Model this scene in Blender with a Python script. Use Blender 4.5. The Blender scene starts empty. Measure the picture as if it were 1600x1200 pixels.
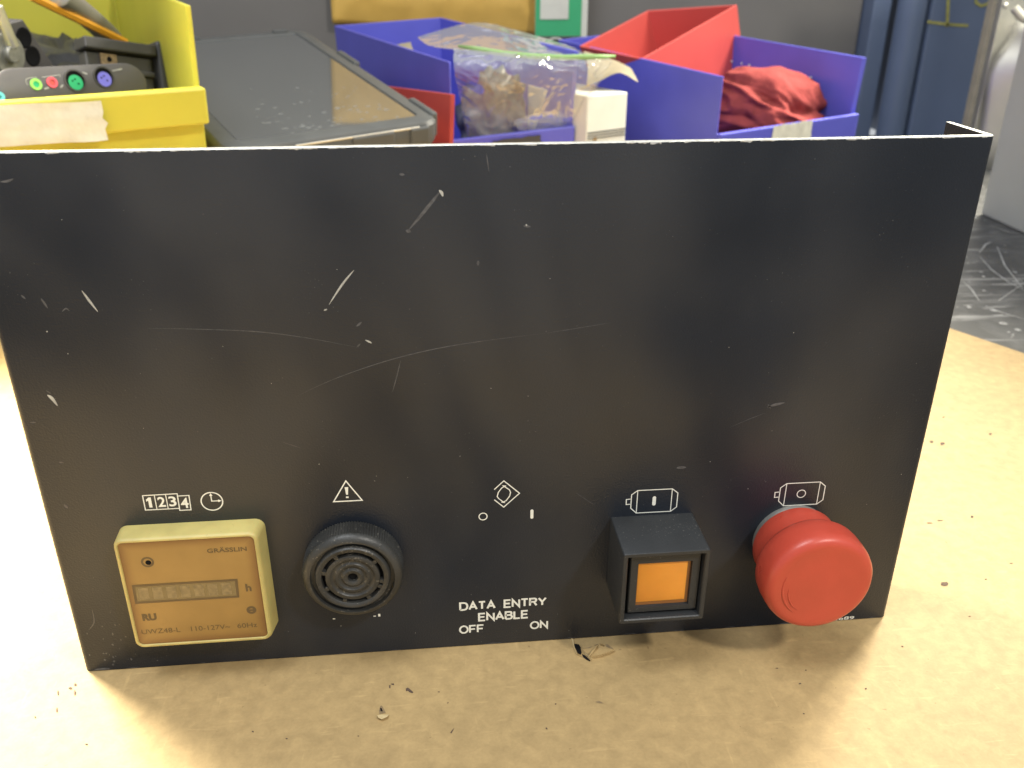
import bpy, bmesh, math, random
from mathutils import Vector, Matrix, noise

S = bpy.context.scene
COL = S.collection
random.seed(7)

# ------------------------------------------------------------------ camera
CAM = Vector((0.12725616, -0.25969568, 0.23210581))
RX = Vector((0.9949549, -0.10029877, 0.00221434)).normalized()      # camera right
RD = Vector((-0.04122112, -0.42883344, -0.90244263)).normalized()   # camera down
RF = Vector((0.09146347, 0.89779844, -0.43080436)).normalized()     # camera forward
FPX = 1400.0
cd = bpy.data.cameras.new('camera'); cam = bpy.data.objects.new('camera', cd); COL.objects.link(cam)
cam.matrix_world = Matrix(((RX.x, -RD.x, -RF.x, CAM.x), (RX.y, -RD.y, -RF.y, CAM.y), (RX.z, -RD.z, -RF.z, CAM.z), (0, 0, 0, 1)))
cd.sensor_width = 36; cd.lens = FPX / 1600 * 36
cd.clip_start = 0.01; cd.clip_end = 50
cd.dof.use_dof = True; cd.dof.focus_distance = 0.31; cd.dof.aperture_fstop = 19
S.camera = cam

# ------------------------------------------------------------------ light
W = bpy.data.worlds.new('World'); S.world = W; W.use_nodes = True
bg = W.node_tree.nodes['Background']; bg.inputs[0].default_value = (0.92, 0.96, 1.0, 1); bg.inputs[1].default_value = 0.60

def lamp(name, loc, target, power, size, color, spread=180, shape='DISK'):
    d = bpy.data.lights.new(name, 'AREA'); d.shape = shape; d.size = size; d.energy = power; d.color = color
    d.spread = math.radians(spread)
    o = bpy.data.objects.new(name, d); COL.objects.link(o)
    o.location = loc
    o.rotation_euler = (Vector(target) - Vector(loc)).to_track_quat('-Z', 'Y').to_euler()
    return o
lamp('task_lamp', (-0.30, 0.33, 0.50), (-0.12, 0.08, 0), 5.6, 0.20, (1.0, 0.93, 0.76), 80)
lamp('bench_lamp', (0.92, 0.70, 0.80), (0.50, 0.33, 0), 8.5, 0.30, (1.0, 0.93, 0.76), 75)
lamp('ceiling_lamp', (0.85, -0.85, 1.30), (0.2, 0.0, 0.0), 16, 0.15, (1.0, 0.95, 0.86))
lamp('fill_lamp', (-0.35, -0.25, 1.8), (0.1, 0.6, 0.0), 20, 0.9, (0.95, 0.98, 1.0))  # added fill light, lifts the left bin walls and softens shadows

S.view_settings.view_transform = 'Standard'; S.view_settings.look = 'None'
S.view_settings.exposure = 0.0; S.view_settings.gamma = 1.0
S.render.engine = 'CYCLES'
S.cycles.max_bounces = 8; S.cycles.transparent_max_bounces = 12
S.cycles.use_denoising = True

# ------------------------------------------------------------------ helpers
def at(u, v, axis, val):
    """photo pixel (1600x1200) -> world point on the plane axis=val (metres)"""
    d = RX * ((u - 800) / FPX) + RD * ((v - 600) / FPX) + RF
    k = (val - CAM[axis]) / d[axis]
    return CAM + d * k

def mesh_obj(name, bm, mats, parent=None, smooth=False, bevel=0, seg=2, auto=None):
    me = bpy.data.meshes.new(name); bm.to_mesh(me); bm.free()
    o = bpy.data.objects.new(name, me); COL.objects.link(o)
    for m in (mats if isinstance(mats, (list, tuple)) else [mats]): me.materials.append(m)
    if smooth:
        me.polygons.foreach_set('use_smooth', [True] * len(me.polygons))
        if auto is not None: me.set_sharp_from_angle(angle=math.radians(auto))
    if parent:
        o.parent = parent
        o.matrix_parent_inverse = parent.matrix_basis.inverted()
    if bevel:
        md = o.modifiers.new('bevel', 'BEVEL'); md.width = bevel; md.segments = seg; md.limit_method = 'ANGLE'
        md.angle_limit = math.radians(35)
    return o

def thing(name, loc, label, cat, group=None):
    o = bpy.data.objects.new(name, None); COL.objects.link(o); o.location = loc; o.empty_display_size = 0.02
    o['label'] = label; o['category'] = cat
    if group: o['group'] = group
    return o
def tag(o, label, cat, group=None):
    o['label'] = label; o['category'] = cat
    if group: o['group'] = group
    return o

def hexa(bm, p, mi=0):
    """8 points: bottom 0-3, top 4-7"""
    v = [bm.verts.new(q) for q in p]
    for f in ((3, 2, 1, 0), (4, 5, 6, 7), (0, 1, 5, 4), (1, 2, 6, 5), (2, 3, 7, 6), (3, 0, 4, 7)):
        fa = bm.faces.new([v[i] for i in f]); fa.material_index = mi
    return v
def box(bm, x0, x1, y0, y1, z0, z1, M=None, mi=0):
    p = [Vector(q) for q in ((x0, y0, z0), (x1, y0, z0), (x1, y1, z0), (x0, y1, z0), (x0, y0, z1), (x1, y0, z1), (x1, y1, z1), (x0, y1, z1))]
    if M: p = [M @ q for q in p]
    return hexa(bm, p, mi)
def frame(o, x, y, z=None):
    """matrix with origin o, x along x, z made perpendicular"""
    x = Vector(x).normalized(); y = Vector(y); y = (y - x * y.dot(x)).normalized(); z = x.cross(y)
    return Matrix(((x.x, y.x, z.x, o[0]), (x.y, y.y, z.y, o[1]), (x.z, y.z, z.z, o[2]), (0, 0, 0, 1)))
def lathe(bm, prof, cx, cz, n=72, rmod=None, mi=0, cap0=True, y0=0.0):
    """profile of (radius, depth) turned about an axis along -Y, mm"""
    rings = []
    for (r, d) in prof:
        ring = []
        if r < 1e-6:
            ring = [bm.verts.new(((cx) / 1000, (y0 - d) / 1000, cz / 1000))]
        else:
            for i in range(n):
                a = 2 * math.pi * i / n
                rr = r if not rmod else rmod(r, d, i)
                ring.append(bm.verts.new(((cx + rr * math.cos(a)) / 1000, (y0 - d) / 1000, (cz + rr * math.sin(a)) / 1000)))
        rings.append(ring)
    for A, B in zip(rings, rings[1:]):
        for i in range(n):
            j = (i + 1) % n
            if len(A) == 1 and len(B) == 1: continue
            if len(A) == 1: f = (A[0], B[j], B[i])
            elif len(B) == 1: f = (A[i], A[j], B[0])
            else: f = (A[i], A[j], B[j], B[i])
            bm.faces.new(f).material_index = mi
    return rings
def tube(bm, pts, r, n=10, rfun=None, caps=True):
    pts = [Vector(p) for p in pts]; rings = []
    up = Vector((0, 0, 1))
    for i, p in enumerate(pts):
        t = (pts[min(i + 1, len(pts) - 1)] - pts[max(i - 1, 0)]).normalized()
        a = t.cross(up)
        if a.length < 1e-4: a = t.cross(Vector((1, 0, 0)))
        a.normalize(); b = a.cross(t)
        rr = r if not rfun else rfun(i)
        rings.append([bm.verts.new(p + a * rr * math.cos(2 * math.pi * k / n) + b * rr * math.sin(2 * math.pi * k / n)) for k in range(n)])
    for A, B in zip(rings, rings[1:]):
        for k in range(n): bm.faces.new((A[k], A[(k + 1) % n], B[(k + 1) % n], B[k]))
    if caps:
        bm.faces.new(rings[0][::-1]); bm.faces.new(rings[-1])
def rounded_rect(x0, x1, z0, z1, r, n=6):
    pts = []
    for cx, cz, a0 in ((x1 - r, z1 - r, 0), (x0 + r, z1 - r, 90), (x0 + r, z0 + r, 180), (x1 - r, z0 + r, 270)):
        for k in range(n + 1):
            a = math.radians(a0 + 90 * k / n); pts.append((cx + r * math.cos(a), cz + r * math.sin(a)))
    return pts
def loft(bm, loops, close_last=True, close_first=False, mi=0):
    """loops of 3-D points (same count)"""
    R = [[bm.verts.new(p) for p in L] for L in loops]
    n = len(R[0])
    for A, B in zip(R, R[1:]):
        for k in range(n): bm.faces.new((A[k], A[(k + 1) % n], B[(k + 1) % n], B[k])).material_index = mi
    if close_last: bm.faces.new(R[-1]).material_index = mi
    if close_first: bm.faces.new(R[0][::-1]).material_index = mi
    return R
def mm(x, y, z): return (x / 1000, y / 1000, z / 1000)

# flat print on the plate: stroked outlines, discs and letters (mm, in the plate's own x/z plane)
def stroke(bm, pts, w, d, closed=False, taper=False):
    P = [Vector((a, b)) for a, b in pts]; n = len(P); L = []; Rr = []
    for i, p in enumerate(P):
        if closed: a, b = P[i - 1], P[(i + 1) % n]
        else: a, b = P[max(i - 1, 0)], P[min(i + 1, n - 1)]
        d1 = (p - a) if (p - a).length > 1e-9 else (b - p)
        d2 = (b - p) if (b - p).length > 1e-9 else d1
        d1 = d1.normalized(); d2 = d2.normalized()
        n1 = Vector((-d1.y, d1.x)); n2 = Vector((-d2.y, d2.x)); m = (n1 + n2)
        m = m.normalized() if m.length > 1e-6 else n1
        k = 1 / max(0.35, m.dot(n1))
        ww = w / 2 * k
        if taper: ww *= max(0.15, math.sin(math.pi * (i + 0.35) / (n - 0.3)))
        L.append(bm.verts.new(mm(p.x + m.x * ww, -d, p.y + m.y * ww))); Rr.append(bm.verts.new(mm(p.x - m.x * ww, -d, p.y - m.y * ww)))
    for i in range(n if closed else n - 1):
        j = (i + 1) % n
        bm.faces.new((Rr[i], Rr[j], L[j], L[i]))
def poly(bm, pts, d): bm.faces.new([bm.verts.new(mm(a, -d, b)) for a, b in pts])
def circle(cx, cz, r, n=28): return [(cx + r * math.cos(2 * math.pi * k / n), cz + r * math.sin(2 * math.pi * k / n)) for k in range(n)]
def letters(bm, txt, x0, x1, z0, z1, d, bold=0.0):
    c = bpy.data.curves.new('t', 'FONT'); c.body = txt; c.size = 1; c.offset = bold; c.resolution_u = 3
    o = bpy.data.objects.new('t', c); COL.objects.link(o)
    bpy.context.view_layer.update()
    me = bpy.data.meshes.new_from_object(o.evaluated_get(bpy.context.evaluated_depsgraph_get()))
    bpy.data.objects.remove(o); bpy.data.curves.remove(c)
    xs = [v.co.x for v in me.vertices]; ys = [v.co.y for v in me.vertices]
    a, b, e, f = min(xs), max(xs), min(ys), max(ys)
    V = [bm.verts.new(mm(x0 + (v.co.x - a) / (b - a) * (x1 - x0), -d, z0 + (v.co.y - e) / (f - e) * (z1 - z0))) for v in me.vertices]
    for p in me.polygons:
        try: bm.faces.new([V[i] for i in p.vertices])
        except ValueError: pass
    bpy.data.meshes.remove(me)

# ------------------------------------------------------------------ materials
def mat(name, col, rough=0.5, metal=0.0, spec=0.5, var=0.0, vscale=40, bump=0.0, bscale=200, rvar=0.0, coat=0.0, trans=0.0, alpha=1.0, sss=0.0):
    m = bpy.data.materials.new(name); m.use_nodes = True; nt = m.node_tree; N = nt.nodes; B = N['Principled BSDF']
    B.inputs['Base Color'].default_value = (*col, 1); B.inputs['Roughness'].default_value = rough
    B.inputs['Metallic'].default_value = metal; B.inputs['Specular IOR Level'].default_value = spec
    B.inputs['Coat Weight'].default_value = coat; B.inputs['Transmission Weight'].default_value = trans; B.inputs['Alpha'].default_value = alpha
    if sss:
        B.inputs['Subsurface Weight'].default_value = sss; B.inputs['Subsurface Scale'].default_value = 0.003
    tc = N.new('ShaderNodeTexCoord'); co = tc.outputs['Object']
    if var or rvar:
        n = N.new('ShaderNodeTexNoise'); n.inputs['Scale'].default_value = vscale; n.inputs['Detail'].default_value = 6; nt.links.new(co, n.inputs['Vector'])
        if var:
            r = N.new('ShaderNodeMapRange'); r.inputs[1].default_value = 0.3; r.inputs[2].default_value = 0.7; r.inputs[3].default_value = 1 - var; r.inputs[4].default_value = 1 + var
            nt.links.new(n.outputs[0], r.inputs[0])
            x = N.new('ShaderNodeVectorMath'); x.operation = 'SCALE'; x.inputs[0].default_value = col; nt.links.new(r.outputs[0], x.inputs['Scale'])
            nt.links.new(x.outputs[0], B.inputs['Base Color'])
        if rvar:
            r = N.new('ShaderNodeMapRange'); r.inputs[1].default_value = 0.3; r.inputs[2].default_value = 0.7; r.inputs[3].default_value = max(0.02, rough - rvar); r.inputs[4].default_value = min(1, rough + rvar)
            nt.links.new(n.outputs[0], r.inputs[0]); nt.links.new(r.outputs[0], B.inputs['Roughness'])
    if bump:
        n2 = N.new('ShaderNodeTexNoise'); n2.inputs['Scale'].default_value = bscale; n2.inputs['Detail'].default_value = 5; nt.links.new(co, n2.inputs['Vector'])
        b = N.new('ShaderNodeBump'); b.inputs['Strength'].default_value = bump; b.inputs['Distance'].default_value = 0.001
        nt.links.new(n2.outputs[0], b.inputs['Height']); nt.links.new(b.outputs[0], B.inputs['Normal'])
    return m

def dusted(m, col, scale, thr, amount):
    """sprinkle fine dust specks over a principled material"""
    nt = m.node_tree; N = nt.nodes; B = N['Principled BSDF']
    tc = N.new('ShaderNodeTexCoord')
    n = N.new('ShaderNodeTexNoise'); n.inputs['Scale'].default_value = scale; n.inputs['Detail'].default_value = 3; nt.links.new(tc.outputs['Object'], n.inputs['Vector'])
    n3 = N.new('ShaderNodeTexNoise'); n3.inputs['Scale'].default_value = scale / 25; n3.inputs['Detail'].default_value = 4; nt.links.new(tc.outputs['Object'], n3.inputs['Vector'])
    ad = N.new('ShaderNodeMath'); ad.operation = 'MULTIPLY_ADD'; ad.inputs[1].default_value = 0.35; nt.links.new(n3.outputs[0], ad.inputs[0]); nt.links.new(n.outputs[0], ad.inputs[2])
    r = N.new('ShaderNodeMapRange'); r.inputs[1].default_value = thr; r.inputs[2].default_value = thr + 0.06; r.inputs[3].default_value = 0; r.inputs[4].default_value = amount
    nt.links.new(ad.outputs[0], r.inputs[0])
    mx = N.new('ShaderNodeMix'); mx.data_type = 'RGBA'; mx.inputs['B'].default_value = (*col, 1)
    src = B.inputs['Base Color']
    if src.is_linked: nt.links.new(src.links[0].from_socket, mx.inputs['A'])
    else: mx.inputs['A'].default_value = src.default_value
    nt.links.new(r.outputs[0], mx.inputs['Factor']); nt.links.new(mx.outputs['Result'], src)
    return m

M = {}
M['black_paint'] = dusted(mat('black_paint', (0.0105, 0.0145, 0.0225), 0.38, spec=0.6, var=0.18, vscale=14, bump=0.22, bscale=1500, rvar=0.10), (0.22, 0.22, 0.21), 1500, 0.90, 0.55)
def sheen_patches(m):  # soft specular patches imitate mottled reflections in the panel paint
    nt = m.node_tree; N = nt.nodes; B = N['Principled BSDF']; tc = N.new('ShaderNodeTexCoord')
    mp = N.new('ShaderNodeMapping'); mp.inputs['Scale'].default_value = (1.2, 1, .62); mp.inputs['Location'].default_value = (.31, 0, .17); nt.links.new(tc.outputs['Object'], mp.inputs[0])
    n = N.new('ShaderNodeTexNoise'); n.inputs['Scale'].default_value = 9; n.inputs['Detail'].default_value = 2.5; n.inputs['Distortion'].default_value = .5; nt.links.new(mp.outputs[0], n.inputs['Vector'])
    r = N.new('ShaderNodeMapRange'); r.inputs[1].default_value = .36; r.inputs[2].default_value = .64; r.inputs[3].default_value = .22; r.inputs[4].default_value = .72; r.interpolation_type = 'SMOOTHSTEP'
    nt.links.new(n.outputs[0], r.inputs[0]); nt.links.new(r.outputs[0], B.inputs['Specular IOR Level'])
sheen_patches(M['black_paint'])
M['aluminium'] = mat('bare_aluminium', (0.60, 0.60, 0.57), 0.42, metal=0.75, var=0.18, vscale=300, bump=0.3, bscale=900)
M['white_ink'] = mat('white_ink', (0.82, 0.82, 0.74), 0.6, var=0.06, vscale=500)
M['scratch_bright'] = mat('scratch_bright', (0.42, 0.42, 0.39), 0.6, var=0.3, vscale=600)
M['scratch_faint'] = mat('scratch_faint', (0.085, 0.085, 0.090), 0.6, var=0.4, vscale=500)
M['bezel'] = dusted(mat('aged_bezel', (0.50, 0.42, 0.15), 0.45, var=0.15, vscale=90, sss=0.15), (0.25, 0.22, 0.10), 900, 0.86, 0.4)
M['black_plastic'] = dusted(mat('black_plastic', (0.026, 0.028, 0.030), 0.46, var=0.15, vscale=80, bump=0.12, bscale=1500), (0.22, 0.21, 0.19), 1300, 0.86, 0.45)
M['buzzer'] = dusted(mat('dusty_buzzer_plastic', (0.032, 0.032, 0.030), 0.40, var=0.3, vscale=120, bump=0.15, bscale=1200), (0.24, 0.22, 0.18), 1100, 0.82, 0.5)
M['hole'] = mat('dark_hole', (0.008, 0.008, 0.009), 0.9, spec=0.1)
M['red_plastic'] = mat('red_mushroom_plastic', (0.50, 0.065, 0.038), 0.36, var=0.08, vscale=60, bump=0.04, bscale=700, rvar=0.10, sss=0.03)
M['red_plastic'] = dusted(M['red_plastic'], (0.30, 0.10, 0.07), 700, 0.90, 0.35)
M['grey_metal'] = dusted(mat('grey_collar_metal', (0.30, 0.30, 0.28), 0.5, metal=0.6, var=0.2, vscale=200), (0.4, 0.38, 0.34), 900, 0.82, 0.6)
M['amber'] = mat('amber_lens', (0.78, 0.31, 0.04), 0.30, var=0.06, vscale=90, sss=0.2)
M['amber_edge'] = mat('amber_lens_edge', (0.30, 0.13, 0.04), 0.2)
M['dark_ink'] = mat('dark_meter_ink', (0.135, 0.088, 0.035), 0.7)
M['window'] = mat('counter_window', (0.20, 0.145, 0.062), 0.25, var=0.12, vscale=200)
M['drum'] = mat('counter_drum', (0.245, 0.18, 0.083), 0.5, var=0.25, vscale=700)

def dial_material():
    m = mat('aged_amber_dial', (0.32, 0.19, 0.055), 0.30, var=0.10, vscale=60)
    nt = m.node_tree; N = nt.nodes; B = N['Principled BSDF']
    # browning creeps in from the rim of the aged plastic, most at the bottom
    tc = N.new('ShaderNodeTexCoord'); sp = N.new('ShaderNodeSeparateXYZ'); nt.links.new(tc.outputs['Generated'], sp.inputs[0])
    def edge(sock, lo, hi):
        a = N.new('ShaderNodeMath'); a.operation = 'SUBTRACT'; a.inputs[1].default_value = 0.5; nt.links.new(sock, a.inputs[0])
        b = N.new('ShaderNodeMath'); b.operation = 'ABSOLUTE'; nt.links.new(a.outputs[0], b.inputs[0])
        c = N.new('ShaderNodeMapRange'); c.inputs[1].default_value = lo; c.inputs[2].default_value = hi; c.interpolation_type = 'SMOOTHSTEP'; nt.links.new(b.outputs[0], c.inputs[0]); return c.outputs[0]
    mx = N.new('ShaderNodeMath'); mx.operation = 'MAXIMUM'; nt.links.new(edge(sp.outputs[0], 0.40, 0.53), mx.inputs[0]); nt.links.new(edge(sp.outputs[2], 0.40, 0.53), mx.inputs[1])
    mi = N.new('ShaderNodeMix'); mi.data_type = 'RGBA'; mi.inputs['B'].default_value = (0.17, 0.075, 0.025, 1)
    nt.links.new(B.inputs['Base Color'].links[0].from_socket, mi.inputs['A']); nt.links.new(mx.outputs[0], mi.inputs['Factor']); nt.links.new(mi.outputs['Result'], B.inputs['Base Color'])
    return m
M['dial'] = dial_material()

def kraft_material():
    m = mat('kraft_board', (0.40, 0.282, 0.130), 0.62, spec=0.35)
    nt = m.node_tree; N = nt.nodes; B = N['Principled BSDF']; tc = N.new('ShaderNodeTexCoord')
    def noise_(scale, detail=5, rot=0, sx=1, sy=1, rough=0.55):
        mp = N.new('ShaderNodeMapping'); mp.inputs['Rotation'].default_value = (0, 0, rot); mp.inputs['Scale'].default_value = (sx, sy, 1); nt.links.new(tc.outputs['Object'], mp.inputs[0])
        n = N.new('ShaderNodeTexNoise'); n.inputs['Scale'].default_value = scale; n.inputs['Detail'].default_value = detail; n.inputs['Roughness'].default_value = rough; n.inputs['Distortion'].default_value = 0.4
        nt.links.new(mp.outputs[0], n.inputs['Vector']); return n.outputs[0]
    def rng(s, a, b, c, d):
        r = N.new('ShaderNodeMapRange'); r.inputs[1].default_value = a; r.inputs[2].default_value = b; r.inputs[3].default_value = c; r.inputs[4].default_value = d; nt.links.new(s, r.inputs[0]); return r.outputs[0]
    def mul(a, b):
        x = N.new('ShaderNodeMath'); x.operation = 'MULTIPLY'; nt.links.new(a, x.inputs[0]); nt.links.new(b, x.inputs[1]); return x.outputs[0]
    def add(a, b):
        x = N.new('ShaderNodeMath'); x.operation = 'ADD'; nt.links.new(a, x.inputs[0]); nt.links.new(b, x.inputs[1]); return x.outputs[0]
    big = rng(noise_(12, 6), 0.3, 0.7, 0.93, 1.07)
    mid = rng(noise_(170, 7), 0.3, 0.7, 0.87, 1.11)
    fine = rng(noise_(900, 4), 0.3, 0.7, 0.95, 1.05)
    f1 = rng(noise_(260, 2, 0.5, 0.22, 1.3), 0.655, 0.74, 0, 0.15)
    f2 = rng(noise_(240, 2, -0.7, 1.4, 0.2), 0.665, 0.75, 0, 0.14)
    f3 = rng(noise_(300, 2, 1.4, 0.25, 1.3), 0.67, 0.75, 0, 0.12)
    t = add(mul(mul(big, mid), fine), add(add(f1, f2), f3))
    v = N.new('ShaderNodeVectorMath'); v.operation = 'SCALE'; v.inputs[0].default_value = (0.40, 0.282, 0.130); nt.links.new(t, v.inputs['Scale'])
    dk = rng(noise_(330, 2), 0.735, 0.76, 0, 0.45)
    mx = N.new('ShaderNodeMix'); mx.data_type = 'RGBA'; mx.inputs['B'].default_value = (0.16, 0.10, 0.05, 1); nt.links.new(v.outputs[0], mx.inputs['A']); nt.links.new(dk, mx.inputs['Factor'])
    nt.links.new(mx.outputs['Result'], B.inputs['Base Color'])
    b = N.new('ShaderNodeBump'); b.inputs['Strength'].default_value = 0.18; b.inputs['Distance'].default_value = 0.0006; nt.links.new(t, b.inputs['Height']); nt.links.new(b.outputs[0], B.inputs['Normal'])
    return m
M['kraft'] = kraft_material()
M['kraft_light'] = mat('kraft_torn_light', (0.66, 0.52, 0.28), 0.8, var=0.15, vscale=500)
M['kraft_core'] = mat('kraft_core', (0.24, 0.17, 0.09), 0.9, var=0.3, vscale=400)
M['dirt'] = mat('dirt_mark', (0.10, 0.065, 0.045), 0.9, var=0.3, vscale=600)

def bench_material():
    m = mat('worn_black_laminate', (0.05, 0.05, 0.05), 0.5, bump=0.15, bscale=300)
    nt = m.node_tree; N = nt.nodes; B = N['Principled BSDF']; tc = N.new('ShaderNodeTexCoord')
    fac = None
    for (sc, rot, sx, sy, lo, hi, amt) in ((30, 0.4, 1, 1, 0.48, 0.75, 0.22), (60, 0.6, 0.25, 1.6, 0.60, 0.70, 0.55), (45, -0.5, 0.2, 1.8, 0.62, 0.72, 0.6), (120, 0.2, 0.7, 1.1, 0.66, 0.70, 0.8), (70, 1.2, 0.15, 2.0, 0.64, 0.72, 0.5)):
        mp = N.new('ShaderNodeMapping'); mp.inputs['Rotation'].default_value = (0, 0, rot); mp.inputs['Scale'].default_value = (sx, sy, 1); nt.links.new(tc.outputs['Object'], mp.inputs[0])
        n = N.new('ShaderNodeTexNoise'); n.inputs['Scale'].default_value = sc; n.inputs['Detail'].default_value = 5; n.inputs['Distortion'].default_value = 0.6; nt.links.new(mp.outputs[0], n.inputs['Vector'])
        r = N.new('ShaderNodeMapRange'); r.inputs[1].default_value = lo; r.inputs[2].default_value = hi; r.inputs[3].default_value = 0; r.inputs[4].default_value = amt; nt.links.new(n.outputs[0], r.inputs[0])
        if fac is None: fac = r.outputs[0]
        else:
            x = N.new('ShaderNodeMath'); x.operation = 'MAXIMUM'; nt.links.new(fac, x.inputs[0]); nt.links.new(r.outputs[0], x.inputs[1]); fac = x.outputs[0]
    mx = N.new('ShaderNodeMix'); mx.data_type = 'RGBA'; mx.inputs['A'].default_value = (0.065, 0.065, 0.064, 1); mx.inputs['B'].default_value = (0.38, 0.38, 0.37, 1)
    nt.links.new(fac, mx.inputs['Factor']); nt.links.new(mx.outputs['Result'], B.inputs['Base Color'])
    return m
M['bench'] = bench_material()
M['bench_scratch'] = mat('bench_scratch', (0.36, 0.36, 0.35), 0.7, var=0.3, vscale=300)
M['wall'] = mat('dark_grey_wall', (0.165, 0.157, 0.148), 0.55, var=0.10, vscale=6, bump=0.05, bscale=300)
M['yellow_bin'] = mat('yellow_polypropylene', (0.52, 0.48, 0.055), 0.36, var=0.05, vscale=25, bump=0.03, bscale=400, sss=0.1)
M['blue_bin'] = mat('blue_polypropylene', (0.105, 0.11, 0.54), 0.36, var=0.07, vscale=20, bump=0.03, bscale=400)
M['red_bin'] = mat('red_polypropylene', (0.52, 0.075, 0.065), 0.42, var=0.06, vscale=20, bump=0.03, bscale=400)
M['tape'] = mat('masking_tape', (0.60, 0.59, 0.50), 0.75, var=0.08, vscale=90, bump=0.4, bscale=160)
M['tablet_case'] = mat('tablet_rubber', (0.075, 0.079, 0.080), 0.5, var=0.08, vscale=60)
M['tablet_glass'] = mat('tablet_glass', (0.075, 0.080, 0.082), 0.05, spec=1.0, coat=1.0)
M['steel'] = mat('brushed_steel', (0.76, 0.74, 0.68), 0.5, metal=1.0, var=0.06, vscale=20, rvar=0.06)
M['mailer'] = mat('kraft_mailer', (0.70, 0.44, 0.10), 0.55, var=0.06, vscale=30, bump=0.25, bscale=70)
M['green_sign'] = mat('green_sign_print', (0.05, 0.42, 0.18), 0.5, var=0.04)
M['white_card'] = mat('white_card', (0.68, 0.68, 0.60), 0.6, var=0.05, vscale=50)
M['cabinet_blue'] = mat('blue_enamel', (0.125, 0.165, 0.255), 0.38, var=0.12, vscale=8, rvar=0.08)
M['chalk'] = mat('yellow_chalk', (0.36, 0.34, 0.10), 0.9, var=0.25, vscale=120)
M['pale_wood'] = mat('pale_board', (0.46, 0.40, 0.30), 0.7, var=0.10, vscale=60)
M['grey_box'] = mat('grey_painted_case', (0.42, 0.43, 0.39), 0.6, var=0.04, vscale=20, bump=0.05, bscale=600)
M['rag'] = mat('red_cotton', (0.25, 0.048, 0.045), 0.95, spec=0.15, var=0.22, vscale=90, bump=0.6, bscale=500)
M['kraft_paper'] = mat('tan_paper', (0.26, 0.22, 0.145), 0.7, var=0.08, vscale=60)
M['black_bag'] = mat('black_sheet', (0.050, 0.048, 0.045), 0.4, var=0.3, vscale=30, bump=0.5, bscale=60)
M['dark_abs'] = mat('dark_abs', (0.055, 0.053, 0.052), 0.45, var=0.1, vscale=60)
M['charcoal'] = mat('charcoal_faceplate', (0.085, 0.080, 0.082), 0.45, var=0.06, vscale=60, bump=0.05, bscale=900)
M['orange'] = mat('orange_paint', (0.78, 0.36, 0.03), 0.4)
M['ribbed'] = mat('grey_ribbed_hose', (0.42, 0.40, 0.36), 0.35, metal=0.4)
M['lime'] = mat('lime_jack', (0.32, 0.70, 0.13), 0.4)
M['pink'] = mat('pink_jack', (0.80, 0.10, 0.14), 0.4)
M['green'] = mat('green_socket', (0.02, 0.42, 0.17), 0.4)
M['purple'] = mat('violet_socket', (0.20, 0.19, 0.75), 0.4)
M['sky_blue'] = mat('pale_blue_plastic', (0.12, 0.5, 0.6), 0.4)
M['zip_green'] = mat('green_zip', (0.26, 0.44, 0.16), 0.4)
def film_material():
    m = bpy.data.materials.new('clear_film'); m.use_nodes = True; nt = m.node_tree; N = nt.nodes; N.remove(N['Principled BSDF'])
    out = N['Material Output']
    tr = N.new('ShaderNodeBsdfTransparent'); tr.inputs[0].default_value = (0.95, 0.95, 0.93, 1)
    gl = N.new('ShaderNodeBsdfGlossy'); gl.inputs['Roughness'].default_value = 0.09; gl.inputs[0].default_value = (0.9, 0.9, 0.88, 1)
    df = N.new('ShaderNodeBsdfDiffuse'); df.inputs[0].default_value = (0.72, 0.71, 0.66, 1)
    fr = N.new('ShaderNodeFresnel'); fr.inputs[0].default_value = 1.5
    a = N.new('ShaderNodeMixShader'); a.inputs[0].default_value = 0.24; nt.links.new(tr.outputs[0], a.inputs[1]); nt.links.new(df.outputs[0], a.inputs[2])
    b = N.new('ShaderNodeMixShader'); fm = N.new('ShaderNodeMath'); fm.operation = 'MULTIPLY'; fm.inputs[1].default_value = .55; nt.links.new(fr.outputs[0], fm.inputs[0]); nt.links.new(fm.outputs[0], b.inputs[0]); nt.links.new(a.outputs[0], b.inputs[1]); nt.links.new(gl.outputs[0], b.inputs[2])
    nt.links.new(b.outputs[0], out.inputs[0])
    return m
M['film'] = film_material()

# ------------------------------------------------------------------ setting: bench, wall
bm = bmesh.new(); box(bm, -1.3, 1.6, -0.40, 1.02, -0.043, -0.003)
o = mesh_obj('bench_top', bm, M['bench']); o['kind'] = 'structure'
bm = bmesh.new()
def ground_stroke(bm, px, w, z, taper=True):
    P = [at(u, v, 2, z) for u, v in px]
    n = len(P); L = []; R = []
    for i, p in enumerate(P):
        t = (P[min(i + 1, n - 1)] - P[max(i - 1, 0)]).normalized(); s = Vector((-t.y, t.x, 0))
        ww = w / 2 * (max(0.2, math.sin(math.pi * (i + 0.4) / (n - 0.2))) if taper else 1)
        L.append(bm.verts.new(p + s * ww)); R.append(bm.verts.new(p - s * ww))
    for i in range(n - 1): bm.faces.new((R[i], R[i + 1], L[i + 1], L[i]))
for px, w in (([(1530, 400), (1550, 422), (1575, 440), (1605, 456)], .0014), ([(1558, 385), (1570, 415), (1598, 450)], .0015), ([(1540, 478), (1565, 488), (1605, 500)], .0015),
              ([(1530, 395), (1540, 382), (1548, 378)], .0017), ([(1545, 352), (1575, 362), (1598, 366)], .0016), ([(1560, 470), (1600, 442)], .0010), ([(1505, 440), (1518, 452), (1530, 470)], .0014)):
    ground_stroke(bm, px, w, -0.0026)
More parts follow.
